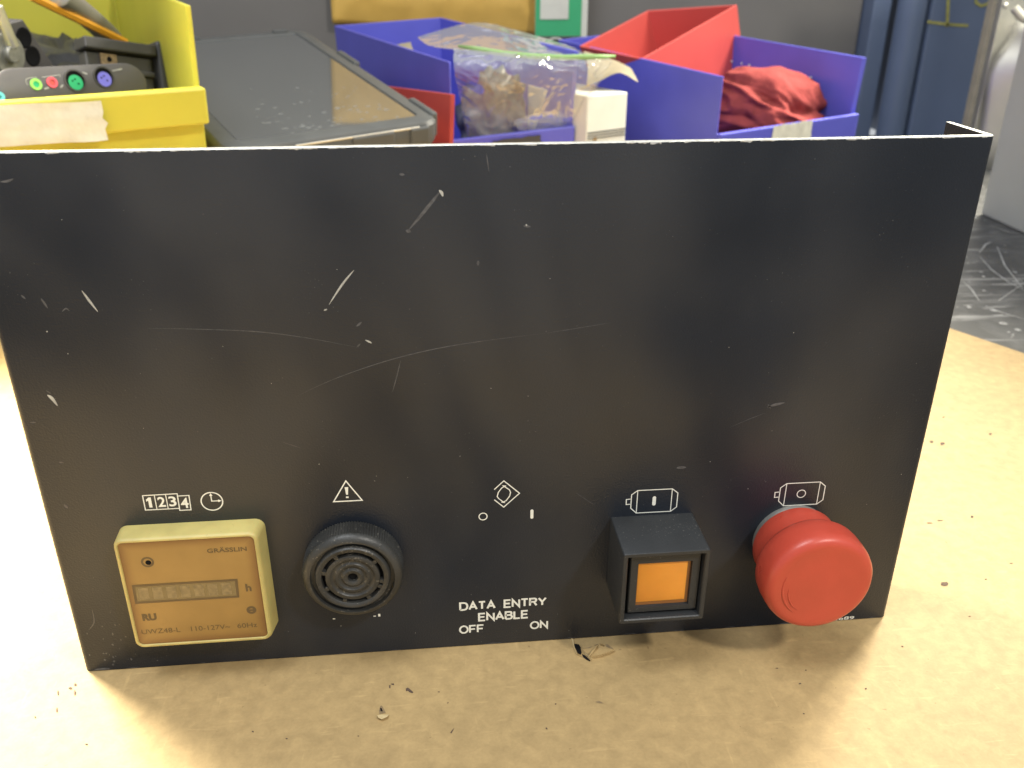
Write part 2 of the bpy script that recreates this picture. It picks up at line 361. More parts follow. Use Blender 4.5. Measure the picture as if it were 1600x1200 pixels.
for (u, v, a) in ((1533, 425, 4), (1538, 454, 3), (1515, 480, 4), (1567, 505, 5), (1552, 485, 5), (1525, 340, 4), (1585, 425, 4), (1537, 432, 3), (1510, 402, 3), (1590, 515, 4), (1576, 519, 3)):
    c = at(u, v, 2, -0.0026); k = a * 0.0005
    pts = [(c.x + k * random.uniform(.6, 1.5) * math.cos(t), c.y + k * random.uniform(.6, 1.6) * math.sin(t), c.z) for t in (0, 1, 2.1, 3.2, 4.3, 5.3)]
    bm.faces.new([bm.verts.new(p) for p in pts])
s = mesh_obj('scratches', bm, M['bench_scratch'], o); s['kind'] = 'stuff'
bm = bmesh.new(); box(bm, -1.3, 0.74, 1.02, 1.06, -0.4, 0.9)
o = mesh_obj('back_wall', bm, M['wall']); o['kind'] = 'structure'

# ------------------------------------------------------------------ kraft board under everything
bm = bmesh.new()
edge = lambda y: 0.489 - 0.535 * (y - 0.282)
cr = [(edge(0.88), 0.88), (-0.85, 0.366), (-0.85, -0.39), (edge(-0.39), -0.39)]
lo = [bm.verts.new((x, y, -0.0029)) for x, y in cr]; hi = [bm.verts.new((x, y, 0)) for x, y in cr]
bm.faces.new(hi); bm.faces.new(lo[::-1])
for i in range(4): bm.faces.new((lo[i], lo[(i + 1) % 4], hi[(i + 1) % 4], hi[i]))
bmesh.ops.recalc_face_normals(bm, faces=bm.faces)
board = tag(mesh_obj('cardboard_sheet', bm, M['kraft']), 'tan kraft cardboard sheet with torn spots under the black control panel', 'cardboard')
def ground_poly(bm, px, z):
    bm.faces.new([bm.verts.new(at(u, v, 2, z)) for u, v in px])
def gp(x0, y0, s, pts): return [(x0 + x * s, y0 + y * s) for x, y in pts]
# the tear beside the push button: dark hole, curled lips
bm = bmesh.new()
ground_poly(bm, gp(850, 980, .1, [(455, 262), (505, 258), (545, 268), (572, 310), (580, 360), (590, 400), (570, 428), (525, 415), (505, 370), (478, 330)]), 0.00015)
ground_poly(bm, gp(850, 980, .1, [(590, 415), (640, 440), (690, 485), (728, 520), (715, 535), (660, 505), (610, 465)]), 0.00015)
ground_poly(bm, gp(560, 1040, .1, [(340, 660), (360, 660), (378, 700), (372, 720), (345, 700)]), 0.0003)
mesh_obj('torn_hole', bm, M['hole'], board)['kind'] = 'stuff'
bm = bmesh.new()
def flap(bm, base, tip, lift):
    """a paper lip hinged on base (px list on the board) raised at the tip points"""
    a = [at(u, v, 2, 0.0002) for u, v in base]; b = [at(u, v, 2, lift) for u, v in tip]
    va = [bm.verts.new(p) for p in a]; vb = [bm.verts.new(p) for p in b]
    for i in range(len(a) - 1): bm.faces.new((va[i], va[i + 1], vb[i + 1], vb[i]))
flap(bm, gp(850, 980, .1, [(425, 165), (455, 300), (510, 420), (600, 470)]), gp(850, 980, .1, [(455, 185), (475, 300), (525, 410), (590, 440)]), 0.0012)
flap(bm, gp(850, 980, .1, [(570, 260), (600, 350), (640, 420), (720, 500)]), gp(850, 980, .1, [(585, 300), (620, 370), (690, 440), (765, 525)]), 0.0012)
flap(bm, gp(850, 980, .1, [(690, 470), (760, 400), (850, 270)]), gp(850, 980, .1, [(700, 440), (740, 380), (830, 290)]), 0.0016)
flap(bm, gp(850, 980, .1, [(750, 475), (890, 445), (1000, 405), (1110, 355)]), gp(850, 980, .1, [(760, 450), (890, 430), (1000, 392), (1100, 345)]), 0.0016)
flap(bm, gp(850, 980, .1, [(870, 262), (950, 280)]), gp(850, 980, .1, [(870, 250), (930, 270)]), 0.0012)
flap(bm, gp(560, 1040, .1, [(290, 780), (360, 762), (480, 765)]), gp(560, 1040, .1, [(310, 815), (360, 840), (450, 800)]), 0.0012)
mesh_obj('torn_flap', bm, M['kraft_light'], board)['kind'] = 'stuff'
bm = bmesh.new()
ground_poly(bm, gp(850, 980, .1, [(960, 262), (1000, 268), (1050, 310), (1095, 342), (1020, 325), (970, 300)]), 0.00015)
ground_poly(bm, gp(850, 980, .1, [(1170, 345), (1210, 343), (1205, 352), (1175, 352)]), 0.00015)
ground_poly(bm, gp(850, 980, .1, [(800, 1165), (850, 1150), (900, 1165), (930, 1190), (860, 1185)]), 0.00015)
ground_poly(bm, gp(850, 980, .1, [(610, 330), (700, 310), (770, 300), (810, 270), (850, 265), (790, 290), (700, 330)]), 0.00012)
ground_poly(bm, gp(560, 1040, .1, [(340, 630), (365, 625), (395, 670), (430, 740), (325, 755), (325, 700)]), 0.00015)
mesh_obj('torn_core', bm, M['kraft_core'], board)['kind'] = 'stuff'
bm = bmesh.new()
ground_poly(bm, gp(560, 1040, .1, [(740, 360), (765, 342), (790, 352), (860, 415), (845, 430), (800, 415), (770, 390), (745, 400)]), 0.00015)
ground_poly(bm, gp(560, 1040, .1, [(480, 310), (500, 300), (500, 350), (482, 352)]), 0.00015)
ground_poly(bm, gp(560, 1040, .1, [(505, 285), (550, 275), (560, 305), (530, 300)]), 0.00015)
ground_poly(bm, gp(560, 1040, .1, [(1435, 1050), (1465, 1005), (1500, 970), (1480, 1010), (1455, 1055)]), 0.00015)
for (u, v, a, b) in ((686, 1081, 2, 1), (1477, 912, 6, 4), (1548, 678, 3, 2.2), (1455, 690, 3, 2), (1472, 693, 4, 2.5), (1519, 807, 2, 2), (1515, 963, 2, 1), (1453, 817, 5, .7), (1468, 813, 5, .7), (1474, 652, 1.5, 1),
                     (868, 1100, 1.5, 1), (1250, 1068, 2, 1.2), (1256, 1115, 2, 1), (1259, 1047, 1.5, 1), (1353, 1076, 1.5, 1.5), (395, 1143, 2, 1.4), (448, 1154, 2, 1), (135, 1163, 2.5, 1.8), (91, 1083, 2, 4), (117, 1082, 2, 5), (89, 1110, 1.6, 4), (110, 1075, 3, 2), (118, 1070, 2, 3),
                     (55, 1120, 1.4, 2), (700, 1098, 1.2, 1), (560, 1150, 1.2, 1), (1214, 1044, 2.5, 1), (854, 1138, 1.5, 2), (1540, 905, 2, 1), (1410, 1010, 2, 1), (1580, 880, 3, .8)):
    pts = []
    for k in range(7):
        t = 2 * math.pi * k / 7; q = random.uniform(.6, 1.25)
        pts.append((u + a * q * math.cos(t), v - b * q * math.sin(t)))
    ground_poly(bm, pts, 0.00014)
d = mesh_obj('dirt_marks', bm, M['dirt'], board); d['kind'] = 'stuff'

# ------------------------------------------------------------------ the control panel
PW, PH, TH, FL = 300.3, 183.7, 2.0, 25.0
panel = thing('control_panel', (0.15, 0, 0), 'black painted sheet metal control panel with knobs and white symbols, standing on the cardboard', 'control panel')
def plate():
    bm = bmesh.new(); r = 2.2; n = 6
    # plan outline of the folded sheet (x, y): outer then inner, mm
    out = [(0, FL)] + [(r - r * math.cos(math.radians(90 * k / n)), r - r * math.sin(math.radians(90 * k / n))) for k in range(n + 1)]
    out += [(PW - r + r * math.sin(math.radians(90 * k / n)), r - r * math.cos(math.radians(90 * k / n))) for k in range(n + 1)] + [(PW, FL)]
    ri = 0.6
    inn = [(TH, FL)] + [(TH + ri - ri * math.cos(math.radians(90 * k / n)), TH + ri - ri * math.sin(math.radians(90 * k / n))) for k in range(n + 1)]
    inn += [(PW - TH - ri + ri * math.sin(math.radians(90 * k / n)), TH + ri - ri * math.cos(math.radians(90 * k / n))) for k in range(n + 1)] + [(PW - TH, FL)]
    zs = [0.3, 1.2, 6] + [6 + (PH - 12) * k / 10 for k in range(1, 11)] + [PH - 0.25, PH]
    def ins(z): return 0.0 if z < PH - 0.1 else 0.25
    R = []
    for z in zs:
        rows = []
        for (p, q) in zip(out, inn):
            e = ins(z); f = e / math.hypot(p[0] - q[0], p[1] - q[1])
            rows.append((bm.verts.new(mm(p[0] + (q[0] - p[0]) * f, p[1] + (q[1] - p[1]) * f, z)), bm.verts.new(mm(*q, z))))
        R.append(rows)
    N_ = len(out)
    for a, (A, B) in enumerate(zip(R, R[1:])):
        top = a == len(R) - 2
        for i in range(N_ - 1):
            bm.faces.new((A[i][0], A[i + 1][0], B[i + 1][0], B[i][0])).material_index = 1 if top else 0
            bm.faces.new((A[i + 1][1], A[i][1], B[i][1], B[i + 1][1]))
        bm.faces.new((A[0][1], A[0][0], B[0][0], B[0][1])); bm.faces.new((A[-1][0], A[-1][1], B[-1][1], B[-1][0]))
    for i in range(N_ - 1):
        bm.faces.new((R[-1][i][0], R[-1][i + 1][0], R[-1][i + 1][1], R[-1][i][1])).material_index = 1
        bm.faces.new((R[0][i][1], R[0][i + 1][1], R[0][i + 1][0], R[0][i][0]))
    return bm
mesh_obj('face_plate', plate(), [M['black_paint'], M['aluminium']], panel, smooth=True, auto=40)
# chipped paint where the cut top edge has worn through
bm = bmesh.new(); x = 1.0
while x < PW - 2:
    w = random.uniform(1.5, 6); h = random.uniform(0.05, 0.45) * (1 if random.random() < .8 else 1.6)
    n = 5; top = [(x + w * k / n, PH - 0.2) for k in range(n + 1)]; bot = [(x + w * k / n, PH - 0.22 - h * random.uniform(.3, 1)) for k in range(n + 1)]
    poly(bm, bot + top[::-1], 0.06); x += w + random.uniform(0, 3)
c = mesh_obj('chipped_edge', bm, M['aluminium'], panel); c['kind'] = 'stuff'
bm = bmesh.new(); x = 2.0      # rubbed lower edge
while x < PW - 4:
    w = random.uniform(2, 9); h = random.uniform(.1, .35)
    if random.random() < .55: poly(bm, [(x, .5), (x + w * .3, .4 + random.uniform(0, .2)), (x + w, .5), (x + w * .8, .5 + h), (x + w * .4, .55 + h * .8)], 0.06)
    x += w + random.uniform(1, 8)
c = mesh_obj('rubbed_edge', bm, M['scratch_faint'], panel); c['kind'] = 'stuff'

def on_plate(px):
    return [(lambda p: (p.x * 1000, p.z * 1000))(at(u, v, 1, 0)) for u, v in px]
def smooth_line(pts, n=6):
    if len(pts) < 3: return [(pts[0][0] + (pts[1][0] - pts[0][0]) * t / 4, pts[0][1] + (pts[1][1] - pts[0][1]) * t / 4) for t in range(5)]
    P = [pts[0]] + list(pts) + [pts[-1]]; out = []
    for i in range(1, len(P) - 2):
        for k in range(n):
            t = k / n
            q = [0.5 * (2 * P[i][a] + (P[i + 1][a] - P[i - 1][a]) * t + (2 * P[i - 1][a] - 5 * P[i][a] + 4 * P[i + 1][a] - P[i + 2][a]) * t * t + (3 * P[i][a] - P[i - 1][a] - 3 * P[i + 1][a] + P[i + 2][a]) * t ** 3) for a in (0, 1)]
            out.append(tuple(q))
    out.append(P[-2]); return out
bright, faint = bmesh.new(), bmesh.new()
for px, w, b in (([(688, 299), (676, 314), (655, 340), (638, 360)], 1.0, faint), ([(686, 297), (690, 301), (692, 307)], .9, bright), ([(634, 360), (642, 362)], 1.1, faint),
                 ([(553, 422), (535, 444), (514, 476)], .6, bright), ([(506, 485), (511, 483)], .5, bright),
                 ([(128, 454), (139, 469), (153, 487)], .7, bright), ([(64, 466), (69, 473), (75, 482)], .6, faint), ([(97, 487), (103, 482), (109, 486)], .4, faint),
                 ([(33, 461), (40, 467)], .6, faint), ([(72, 610), (80, 615)], .4, faint), ([(74, 617), (81, 622), (90, 634)], 1.0, bright), ([(47, 660), (56, 660)], .5, faint),
                 ([(0, 284), (12, 283), (21, 279)], .7, faint),
                 ([(462, 620), (520, 593), (600, 565), (680, 545), (760, 532), (850, 521)], .26, faint), ([(850, 521), (900, 513), (955, 504)], .14, faint), ([(626, 563), (620, 588), (613, 613)], .28, faint),
                 ([(230, 513), (300, 514), (400, 518), (480, 528), (560, 543)], .24, faint), ([(558, 542), (563, 537)], .5, faint),
                 ([(1198, 636), (1212, 632), (1226, 629)], 1.0, faint), ([(1140, 668), (1170, 655), (1196, 645)], .15, faint),
                 ([(747, 407), (747, 415)], .8, faint), ([(571, 531), (581, 536)], .6, bright), ([(557, 510), (565, 503)], .7, faint),
                 ([(818, 353), (829, 354)], .8, faint), ([(822, 350), (823, 353)], .5, bright), ([(1057, 731), (1072, 730)], 1.2, faint),
                 ([(144, 952), (147, 972), (139, 984)], .45, faint), ([(100, 788), (106, 794)], .9, faint), ([(92, 722), (100, 723)], .5, faint), ([(760, 240), (764, 268)], .3, faint), ([(1200, 632), (1204, 638)], .8, faint),
                 ([(624, 272), (632, 273)], .8, faint), ([(148, 1046), (172, 1044)], .9, faint), ([(440, 690), (470, 700)], .2, faint), ([(900, 770), (930, 790)], .2, faint)):
    stroke(b, smooth_line(on_plate(px)), w, 0.05 if b is faint else 0.07, taper=True)
for k in range(130):
    x, z = random.uniform(3, PW - 3), random.uniform(2, PH - 3); a = random.uniform(.10, .26) * (1.3 if random.random() < .1 else 1)
    if k % 3 == 0: z = random.uniform(2, 75)
    poly(bright if random.random() < .28 else faint, [(x + a * random.uniform(.4, 1.2) * math.cos(t), z + a * random.uniform(.4, 1.2) * math.sin(t)) for t in (0, 1.1, 2.2, 3.3, 4.4, 5.4)], 0.06)
for k in range(26):   # scuffed lower left corner
    x, z = random.gauss(10, 5), random.gauss(12, 8)
    if 2 < x < 22 and 1 < z < 40:
        a = random.uniform(.15, .45); poly(faint, [(x + a * random.uniform(.4, 1.2) * math.cos(t), z + 1.5 * a * random.uniform(.4, 1.2) * math.sin(t)) for t in (0, 1.1, 2.2, 3.3, 4.4, 5.4)], 0.06)
c = mesh_obj('paint_scratches', bright, M['scratch_bright'], panel); c['kind'] = 'stuff'
c = mesh_obj('faint_scratches', faint, M['scratch_faint'], panel); c['kind'] = 'stuff'

# --- white printed symbols
INK = 0.10
def sym(name, fn, label=None):
    bm = bmesh.new(); fn(bm); o = mesh_obj(name, bm, M['white_ink'], panel)
    if label: o['label'] = label
def counter(bm):
    stroke(bm, [(32.3, 72.6), (43.3, 72.7), (43.2, 67.0), (32.3, 67.0)], .35, INK, True)
    for x in (36.0, 39.6): stroke(bm, [(x, 72.5), (x, 67.1)], .3, INK)
    bmx = [(43.3, 71.8), (46.95, 71.8), (46.8, 66.2), (43.2, 66.2)]
    stroke(bm, bmx, .35, INK + .01, True)
    poly(bm, [(33.75, 67.9), (34.75, 67.9), (34.75, 71.8), (34.0, 71.8), (33.1, 71.0), (33.1, 70.2), (33.75, 70.6)], INK + .02)
    for t, a, b, z0, z1 in (('2', 36.7, 39.1, 67.9, 71.8), ('3', 40.2, 42.6, 67.9, 71.8), ('4', 43.9, 46.4, 67.0, 71.0)): letters(bm, t, a, b, z0, z1, INK + .02, 0.02)
sym('counter_symbol', counter)
def clock(bm):
    stroke(bm, circle(53.95, 69.05, 3.45, 40), .42, INK, True)
    stroke(bm, [(53.9, 71.6), (53.9, 69.15), (56.2, 69.15)], .36, INK + .01)
    poly(bm, [(53.35, 71.2), (54.45, 71.2), (53.9, 72.3)], INK + .02); poly(bm, [(56.0, 68.6), (57.1, 69.15), (56.0, 69.7)], INK + .02)
sym('clock_symbol', clock)
def warn(bm):
    stroke(bm, [(98.15, 74.3), (93.5, 66.4), (103.0, 66.4)], .42, INK, True)
    poly(bm, [(97.55, 71.9), (98.75, 71.9), (98.45, 68.9), (97.85, 68.9)][::-1], INK); poly(bm, [(97.7, 68.2), (98.6, 68.2), (98.6, 67.6), (97.7, 67.6)][::-1], INK)
sym('warning_symbol', warn)
def entry(bm):
    stroke(bm, [(147.7, 67.9), (151.0, 71.2), (156.4, 65.9), (150.95, 60.6), (147.7, 63.8)], .36, INK)
    stroke(bm, [(151.1, 69.0), (152.9, 67.5), (153.3, 66.5), (153.0, 65.0), (151.8, 63.2), (150.8, 62.7), (149.2, 64.2), (148.7, 65.1), (149.1, 66.7), (150.2, 68.3)], .34, INK, True)
    stroke(bm, [(150.5, 69.3), (151.8, 69.1)], .3, INK + .01); stroke(bm, [(150.1, 62.7), (151.4, 62.4)], .3, INK + .01)
sym('data_entry_symbol', entry)
sym('off_mark', lambda bm: stroke(bm, circle(143.75, 57.2, 1.4, 28), .36, INK, True))
sym('on_mark', lambda bm: poly(bm, rounded_rect(160.25, 161.3, 55.2, 59.0, .5), INK))
GLYPH = {
    'D': (.82, [[(0, 0), (0, 1), (.42, 1), (.66, .93), (.80, .75), (.84, .5), (.80, .25), (.66, .07), (.42, 0), (0, 0)]]),
    'A': (.86, [[(0, 0), (.43, 1), (.86, 0)], [(.16, .34), (.70, .34)]]),
    'T': (.74, [[(0, 1), (.74, 1)], [(.37, 1), (.37, 0)]]),
    'E': (.68, [[(.68, 1), (0, 1), (0, 0), (.70, 0)], [(0, .52), (.62, .52)]]),
    'N': (.76, [[(0, 0), (0, 1), (.76, 0), (.76, 1)]]),
    'R': (.76, [[(0, 0), (0, 1), (.50, 1), (.66, .95), (.73, .78), (.66, .60), (.50, .53), (0, .53)], [(.46, .53), (.76, 0)]]),
    'Y': (.82, [[(0, 1), (.41, .46), (.82, 1)], [(.41, .46), (.41, 0)]]),
    'B': (.74, [[(0, 0), (0, 1), (.46, 1), (.62, .95), (.68, .78), (.62, .61), (.46, .54), (0, .54)], [(.46, .54), (.66, .47), (.74, .27), (.66, .07), (.46, 0), (0, 0)]]),
    'L': (.62, [[(0, 1), (0, 0), (.64, 0)]]),
    'F': (.66, [[(.68, 1), (0, 1), (0, 0)], [(0, .50), (.60, .50)]]),
    'O': (.92, [[(.46 + .46 * math.cos(math.pi * k / 12), .5 + .5 * math.sin(math.pi * k / 12)) for k in range(25)]])}
def sans(bm, txt, x0, x1, z0, z1, d, w):
    """plain even-height sans capitals"""
    gap = .26; adv = sum(GLYPH[c][0] for c in txt) + gap * (len(txt) - 1); kx = (x1 - x0 - w) / adv; x = x0 + w / 2
    for n_, c in enumerate(txt):
        for q, st in enumerate(GLYPH[c][1]):
            stroke(bm, [(x + a * kx, z0 + w / 2 + b * (z1 - z0 - w)) for a, b in st], w, d + .006 * q)
        x += (GLYPH[c][0] + gap) * kx
def data(bm):
    sans(bm, 'DATA', 134.6, 147.9, 16.75, 20.65, INK, .74); sans(bm, 'ENTRY', 150.8, 166.7, 16.75, 20.65, INK, .74)
    sans(bm, 'ENABLE', 141.4, 160.1, 11.3, 15.25, INK, .74)
sym('data_entry_lettering', data)
sym('off_lettering', lambda bm: sans(bm, 'OFF', 134.3, 143.6, 6.05, 9.9, INK, .68))
sym('on_lettering', lambda bm: sans(bm, 'ON', 160.6, 167.4, 6.0, 9.75, INK, .68))
def motor(dx, dz, ring):
    def f(bm):
        P = lambda pts: [(a + dx, b + dz) for a, b in pts]
        stroke(bm, P([(197.8, 64.45), (210.1, 64.4), (212.2, 62.6), (212.2, 56.8), (210.2, 55.1), (197.8, 55.15), (195.7, 57.3), (195.7, 62.8)]), .34, INK, True)
        stroke(bm, P([(197.8, 64.3), (197.8, 55.3)]), .3, INK + .01); stroke(bm, P([(210.1, 64.3), (210.1, 55.3)]), .3, INK + .01)
        stroke(bm, P([(195.7, 61.1), (193.95, 61.0), (194.0, 58.9), (195.7, 59.0)]), .34, INK)
        if ring: stroke(bm, circle(203.75 + dx, 59.85 + dz, 1.55, 28), .32, INK, True)
        else: poly(bm, rounded_rect(203.3, 204.55, 57.9, 61.7, .6), INK)
    return f
sym('motor_symbol', motor(0, 0, False), 'motor outline with a solid bar inside')
sym('motor_symbol', motor(53.7, -.4, True), 'motor outline with a small ring inside')
sym('serial_number', lambda bm: letters(bm, '24689', 276.6, 287.2, .35, 2.0, INK, .012))
def frag(bm):
    poly(bm, rounded_rect(89.1, 90.0, 16.6, 17.1, .1), INK); poly(bm, rounded_rect(103.6, 104.5, 16.7, 17.1, .1), INK); poly(bm, rounded_rect(105.3, 106.1, 16.6, 17.8, .1), INK)
sym('buzzer_lettering', frag)

# --- hour meter
def rr3(x0, x1, z0, z1, r, d): return [mm(a, -d, b) for a, b in rounded_rect(x0, x1, z0, z1, r)]
bm = bmesh.new()
X0, X1, Z0, Z1 = 22.6, 68.7, 15.9, 61.0
loft(bm, [rr3(X0 - .3, X1 + 1.3, Z0 - .9, Z1 + .3, 3.2, 0), rr3(X0 - .05, X1 + .3, Z0 - .1, Z1 + .05, 3, 6.8), rr3(X0 + .25, X1 - .1, Z0 + .25, Z1 - .25, 2.8, 7.7), rr3(X0 + .6, X1 - .6, Z0 + .6, Z1 - .6, 2.4, 8.0),
          rr3(X0 + 1.15, X1 - 1.15, Z0 + 1.15, Z1 - 1.15, 1.9, 8.0), rr3(X0 + 1.35, X1 - 1.35, Z0 + 1.35, Z1 - 1.35, 1.7, 7.4)], close_last=False)
meter = mesh_obj('hour_meter', bm, M['bezel'], panel, smooth=True, auto=35)
DD = 7.5
def mq(x, z): return (127.26 + (x - 127.26) * 1.0122, 232.1 + (z - 232.1) * 1.0122)
def ml(bm, t, x0, x1, z0, z1, d, b): (a, c), (e, f) = mq(x0, z0), mq(x1, z1); letters(bm, t, a, e, c, f, d, b)
bm = bmesh.new(); loft(bm, [rr3(X0 + 1.15, X1 - 1.15, Z0 + 1.15, Z1 - 1.15, 1.8, 5), rr3(X0 + 1.3, X1 - 1.3, Z0 + 1.3, Z1 - 1.3, 1.7, DD)])
mesh_obj('dial', bm, M['dial'], meter)
bm = bmesh.new(); stroke(bm, [mq(*p) for p in ((27.3, 44.5), (60.5, 44.5), (60.2, 37.6), (27.1, 37.6))], .85, DD + .08, True)
mesh_obj('window_frame', bm, M['dark_ink'], meter)
bm = bmesh.new(); poly(bm, [mq(*p) for p in ((27.4, 37.9), (60.0, 37.9), (60.1, 44.2), (27.5, 44.2))], DD + .04)
mesh_obj('counter_window', bm, M['window'], meter)
for k in range(7):
    x = 28.6 + k * 4.45
    bm = bmesh.new(); poly(bm, [mq(*p) for p in ((x, 38.7), (x + 3.1, 38.7), (x + 3.1, 43.4), (x, 43.4))], DD + .055)
    mesh_obj('counter_wheel', bm, M['drum'], meter)
bm = bmesh.new(); hx, hz = mq(33.4, 53.7); lathe(bm, [(2.1, DD + .02), (1.4, DD + .04), (1.1, DD - .4), (0.9, DD - 2), (0, DD - 2)], hx, hz, 28)
mesh_obj('reset_hole', bm, [M['dark_ink']], meter, smooth=True, auto=50)
bm = bmesh.new(); poly(bm, circle(hx + .25, hz - .2, .95, 20), DD + .07)
mesh_obj('hole_bore', bm, M['hole'], meter)
bm = bmesh.new()
ml(bm, 'GRÄSSLIN', 52.7, 65.4, 55.9, 58.0, DD + .08, .02)
ml(bm, 'h', 63.1, 65.0, 39.5, 42.6, DD + .08, .035)
ml(bm, 'UWZ48-L', 26.7, 39.4, 24.2, 26.2, DD + .08, .0); ml(bm, '110-127V~', 43.0, 56.0, 24.2, 26.2, DD + .08, .0); ml(bm, '60Hz', 58.4, 65.0, 24.2, 26.2, DD + .08, .0)
ml(bm, 'RU', 27.9, 32.6, 29.8, 32.8, DD + .08, .06)
mesh_obj('dial_lettering', bm, M['dark_ink'], meter)
bm = bmesh.new(); ax_, az_ = mq(63.9, 31.6); stroke(bm, circle(ax_, az_, 1.2, 24), .9, DD + .08, True); poly(bm, rounded_rect(ax_ - .7, ax_ + 1.3, az_ - .4, az_ + .3, .1), DD + .1)
mesh_obj('approval_mark', bm, M['dark_ink'], meter)

# --- buzzer
BX, BZ = 98.5, 41.2
bm = bmesh.new(); OFF = 5.6
kn = lambda r, d, i: r - (0.5 if (i % 2 and .1 < d < 7.0 and r > 16) else 0)
lathe(bm, [(16.7, 0)] + [(r_, d_ - OFF) for r_, d_ in [(17.2, 5.75), (17.2, 12.2), (16.9, 12.9), (16.6, 13.6), (16.0, 14.4), (15.0, 15.0), (14.3, 15.0), (14.1, 13.2), (12.9, 13.2), (12.7, 14.6), (12.1, 15.2), (11.2, 15.2), (10.55, 14.7), (10.3, 12.8), (9.35, 12.8), (9.1, 14.6), (8.6, 14.85), (7.6, 14.85),
           (7.2, 14.35), (6.6, 14.2), (6.1, 14.35), (5.7, 14.75), (5.0, 14.8), (4.5, 14.35), (3.9, 14.25), (3.5, 14.5), (3.1, 14.8), (2.4, 14.75), (1.75, 14.4), (1.55, 13.6), (1.4, 10), (0, 10)]], BX, BZ, 220, kn)
buz = mesh_obj('buzzer', bm, M['buzzer'], panel, smooth=True, auto=38)
for a in (-12, 38, 120, 165, 205, 250, 300, 335):
    bm = bmesh.new(); t0, t1 = math.radians(a - 4), math.radians(a + 4); pts = []
    for d in (12.0 - OFF, 14.7 - OFF):
        for (r_, t) in ((9.2, t0), (10.5, t0), (10.5, t1), (9.2, t1)): pts.append(Vector(mm(BX + r_ * math.cos(t), -d, BZ + r_ * math.sin(t))))
    hexa(bm, pts); mesh_obj('slot_bridge', bm, M['buzzer'], buz)
bm = bmesh.new(); lathe(bm, [(10.34, 12.85 - OFF), (9.32, 12.85 - OFF)], BX, BZ, 90); mesh_obj('sound_slot', bm, M['hole'], buz)
bm = bmesh.new(); lathe(bm, [(1.5, 13.4 - OFF), (0, 13.4 - OFF)], BX, BZ, 24); mesh_obj('sound_hole', bm, M['hole'], buz)

# --- amber push button
X0, X1, Z0, Z1, D = 188.7, 218.4, 24.6, 53.9, 22.0
def sq(i, d, r=.8): return [mm(a, -d, b) for a, b in rounded_rect(X0 + i, X1 - i, Z0 + i, Z1 - i, max(.15, r), 3)]
bm = bmesh.new(); loft(bm, [sq(0, 0), sq(0, 21.5), sq(.25, 22, .6), sq(1.35, 22, .4), sq(1.7, 21.6, .3), sq(1.9, 15.5, .3)], close_last=True)
btn = mesh_obj('push_button', bm, M['black_plastic'], panel, smooth=True, auto=30)
bm = bmesh.new()
def sq2(x0, x1, z0, z1, d, r=.3): return [mm(a, -d, b) for a, b in rounded_rect(x0, x1, z0, z1, r, 3)]
loft(bm, [sq2(191.9, 216.2, 27.2, 51.6, 15.6), sq2(191.9, 216.2, 27.2, 51.6, 19.3), sq2(192.2, 215.9, 27.5, 51.3, 19.6), sq2(194.6, 213.3, 29.3, 47.9, 19.6), sq2(194.7, 213.2, 29.4, 47.8, 18.2)], close_last=False)
mesh_obj('button_frame', bm, M['black_plastic'], btn, smooth=True, auto=30)
bm = bmesh.new(); loft(bm, [sq2(194.7, 213.2, 29.4, 47.8, 17.0), sq2(194.7, 213.2, 29.4, 47.8, 17.4), sq2(194.75, 213.15, 29.45, 47.75, 18.3)])
mesh_obj('lens_edge', bm, M['amber_edge'], btn)
bm = bmesh.new(); loft(bm, [sq2(194.8, 212.0, 31.0, 47.7, 18.32), sq2(194.8, 212.0, 31.0, 47.7, 18.6), sq2(195.1, 211.7, 31.3, 47.4, 18.8)])
mesh_obj('amber_lens', bm, M['amber'], btn, smooth=True, auto=30)

# --- emergency stop
EX, EZ = 255.9, 40.7
bm = bmesh.new()
lathe(bm, [(13.6, 3.0), (15.0, 3.2), (15.4, 4.2), (15.5, 8), (15.5, 12), (15.8, 13.0), (16.8, 13.9), (18.0, 14.9), (18.8, 16.6), (19.05, 19), (19.05, 22.5), (18.95, 24.6), (18.6, 26.2), (17.9, 27.3), (17.0, 27.85), (15.8, 28.05), (14.0, 28.0), (12.5, 27.9), (9, 27.8), (4, 27.75), (0, 27.75)], EX, EZ, 96)
est = mesh_obj('emergency_stop_button', bm, M['red_plastic'], panel, smooth=True, auto=60)
bm = bmesh.new(); lathe(bm, [(14.0, 0), (14.0, 2.6), (13.5, 3.4), (12, 3.4)], EX, EZ, 72)
mesh_obj('collar', bm, M['grey_metal'], est, smooth=True, auto=40)
bm = bmesh.new()
arc = lambda cx, cz, r, a0, a1, n=18: [(cx + r * math.cos(math.radians(a0 + (a1 - a0) * k / n)), cz + r * math.sin(math.radians(a0 + (a1 - a0) * k / n))) for k in range(n + 1)]
def ridge(bm, pts, w, d0, h):
    n = len(pts); P = [Vector(p) for p in pts]; rows = []
    for i, p in enumerate(P):
        t = (P[min(i + 1, n - 1)] - P[max(i - 1, 0)]).normalized(); s = Vector((-t.y, t.x)); k = max(.05, math.sin(math.pi * (i + .1) / (n - .8)))
        rows.append([bm.verts.new(mm(p.x + s.x * w * k * q, -(d0 + h * k * e), p.y + s.y * w * k * q)) for q, e in ((-1, -.8), (-.4, 1), (.4, 1), (1, -.8))])
    for A, B in zip(rows, rows[1:]):
        for j in range(3): bm.faces.new((A[j], B[j], B[j + 1], A[j + 1]))
ridge(bm, arc(EX, EZ, 13.4, 160, 232), .5, 28.15, .25)
ridge(bm, arc(EX - 1.0, EZ - 1.5, 10.2, 175, 236), .35, 27.97, .2)
bmesh.ops.recalc_face_normals(bm, faces=bm.faces)
mesh_obj('twist_arrow', bm, M['red_plastic'], est, smooth=True)

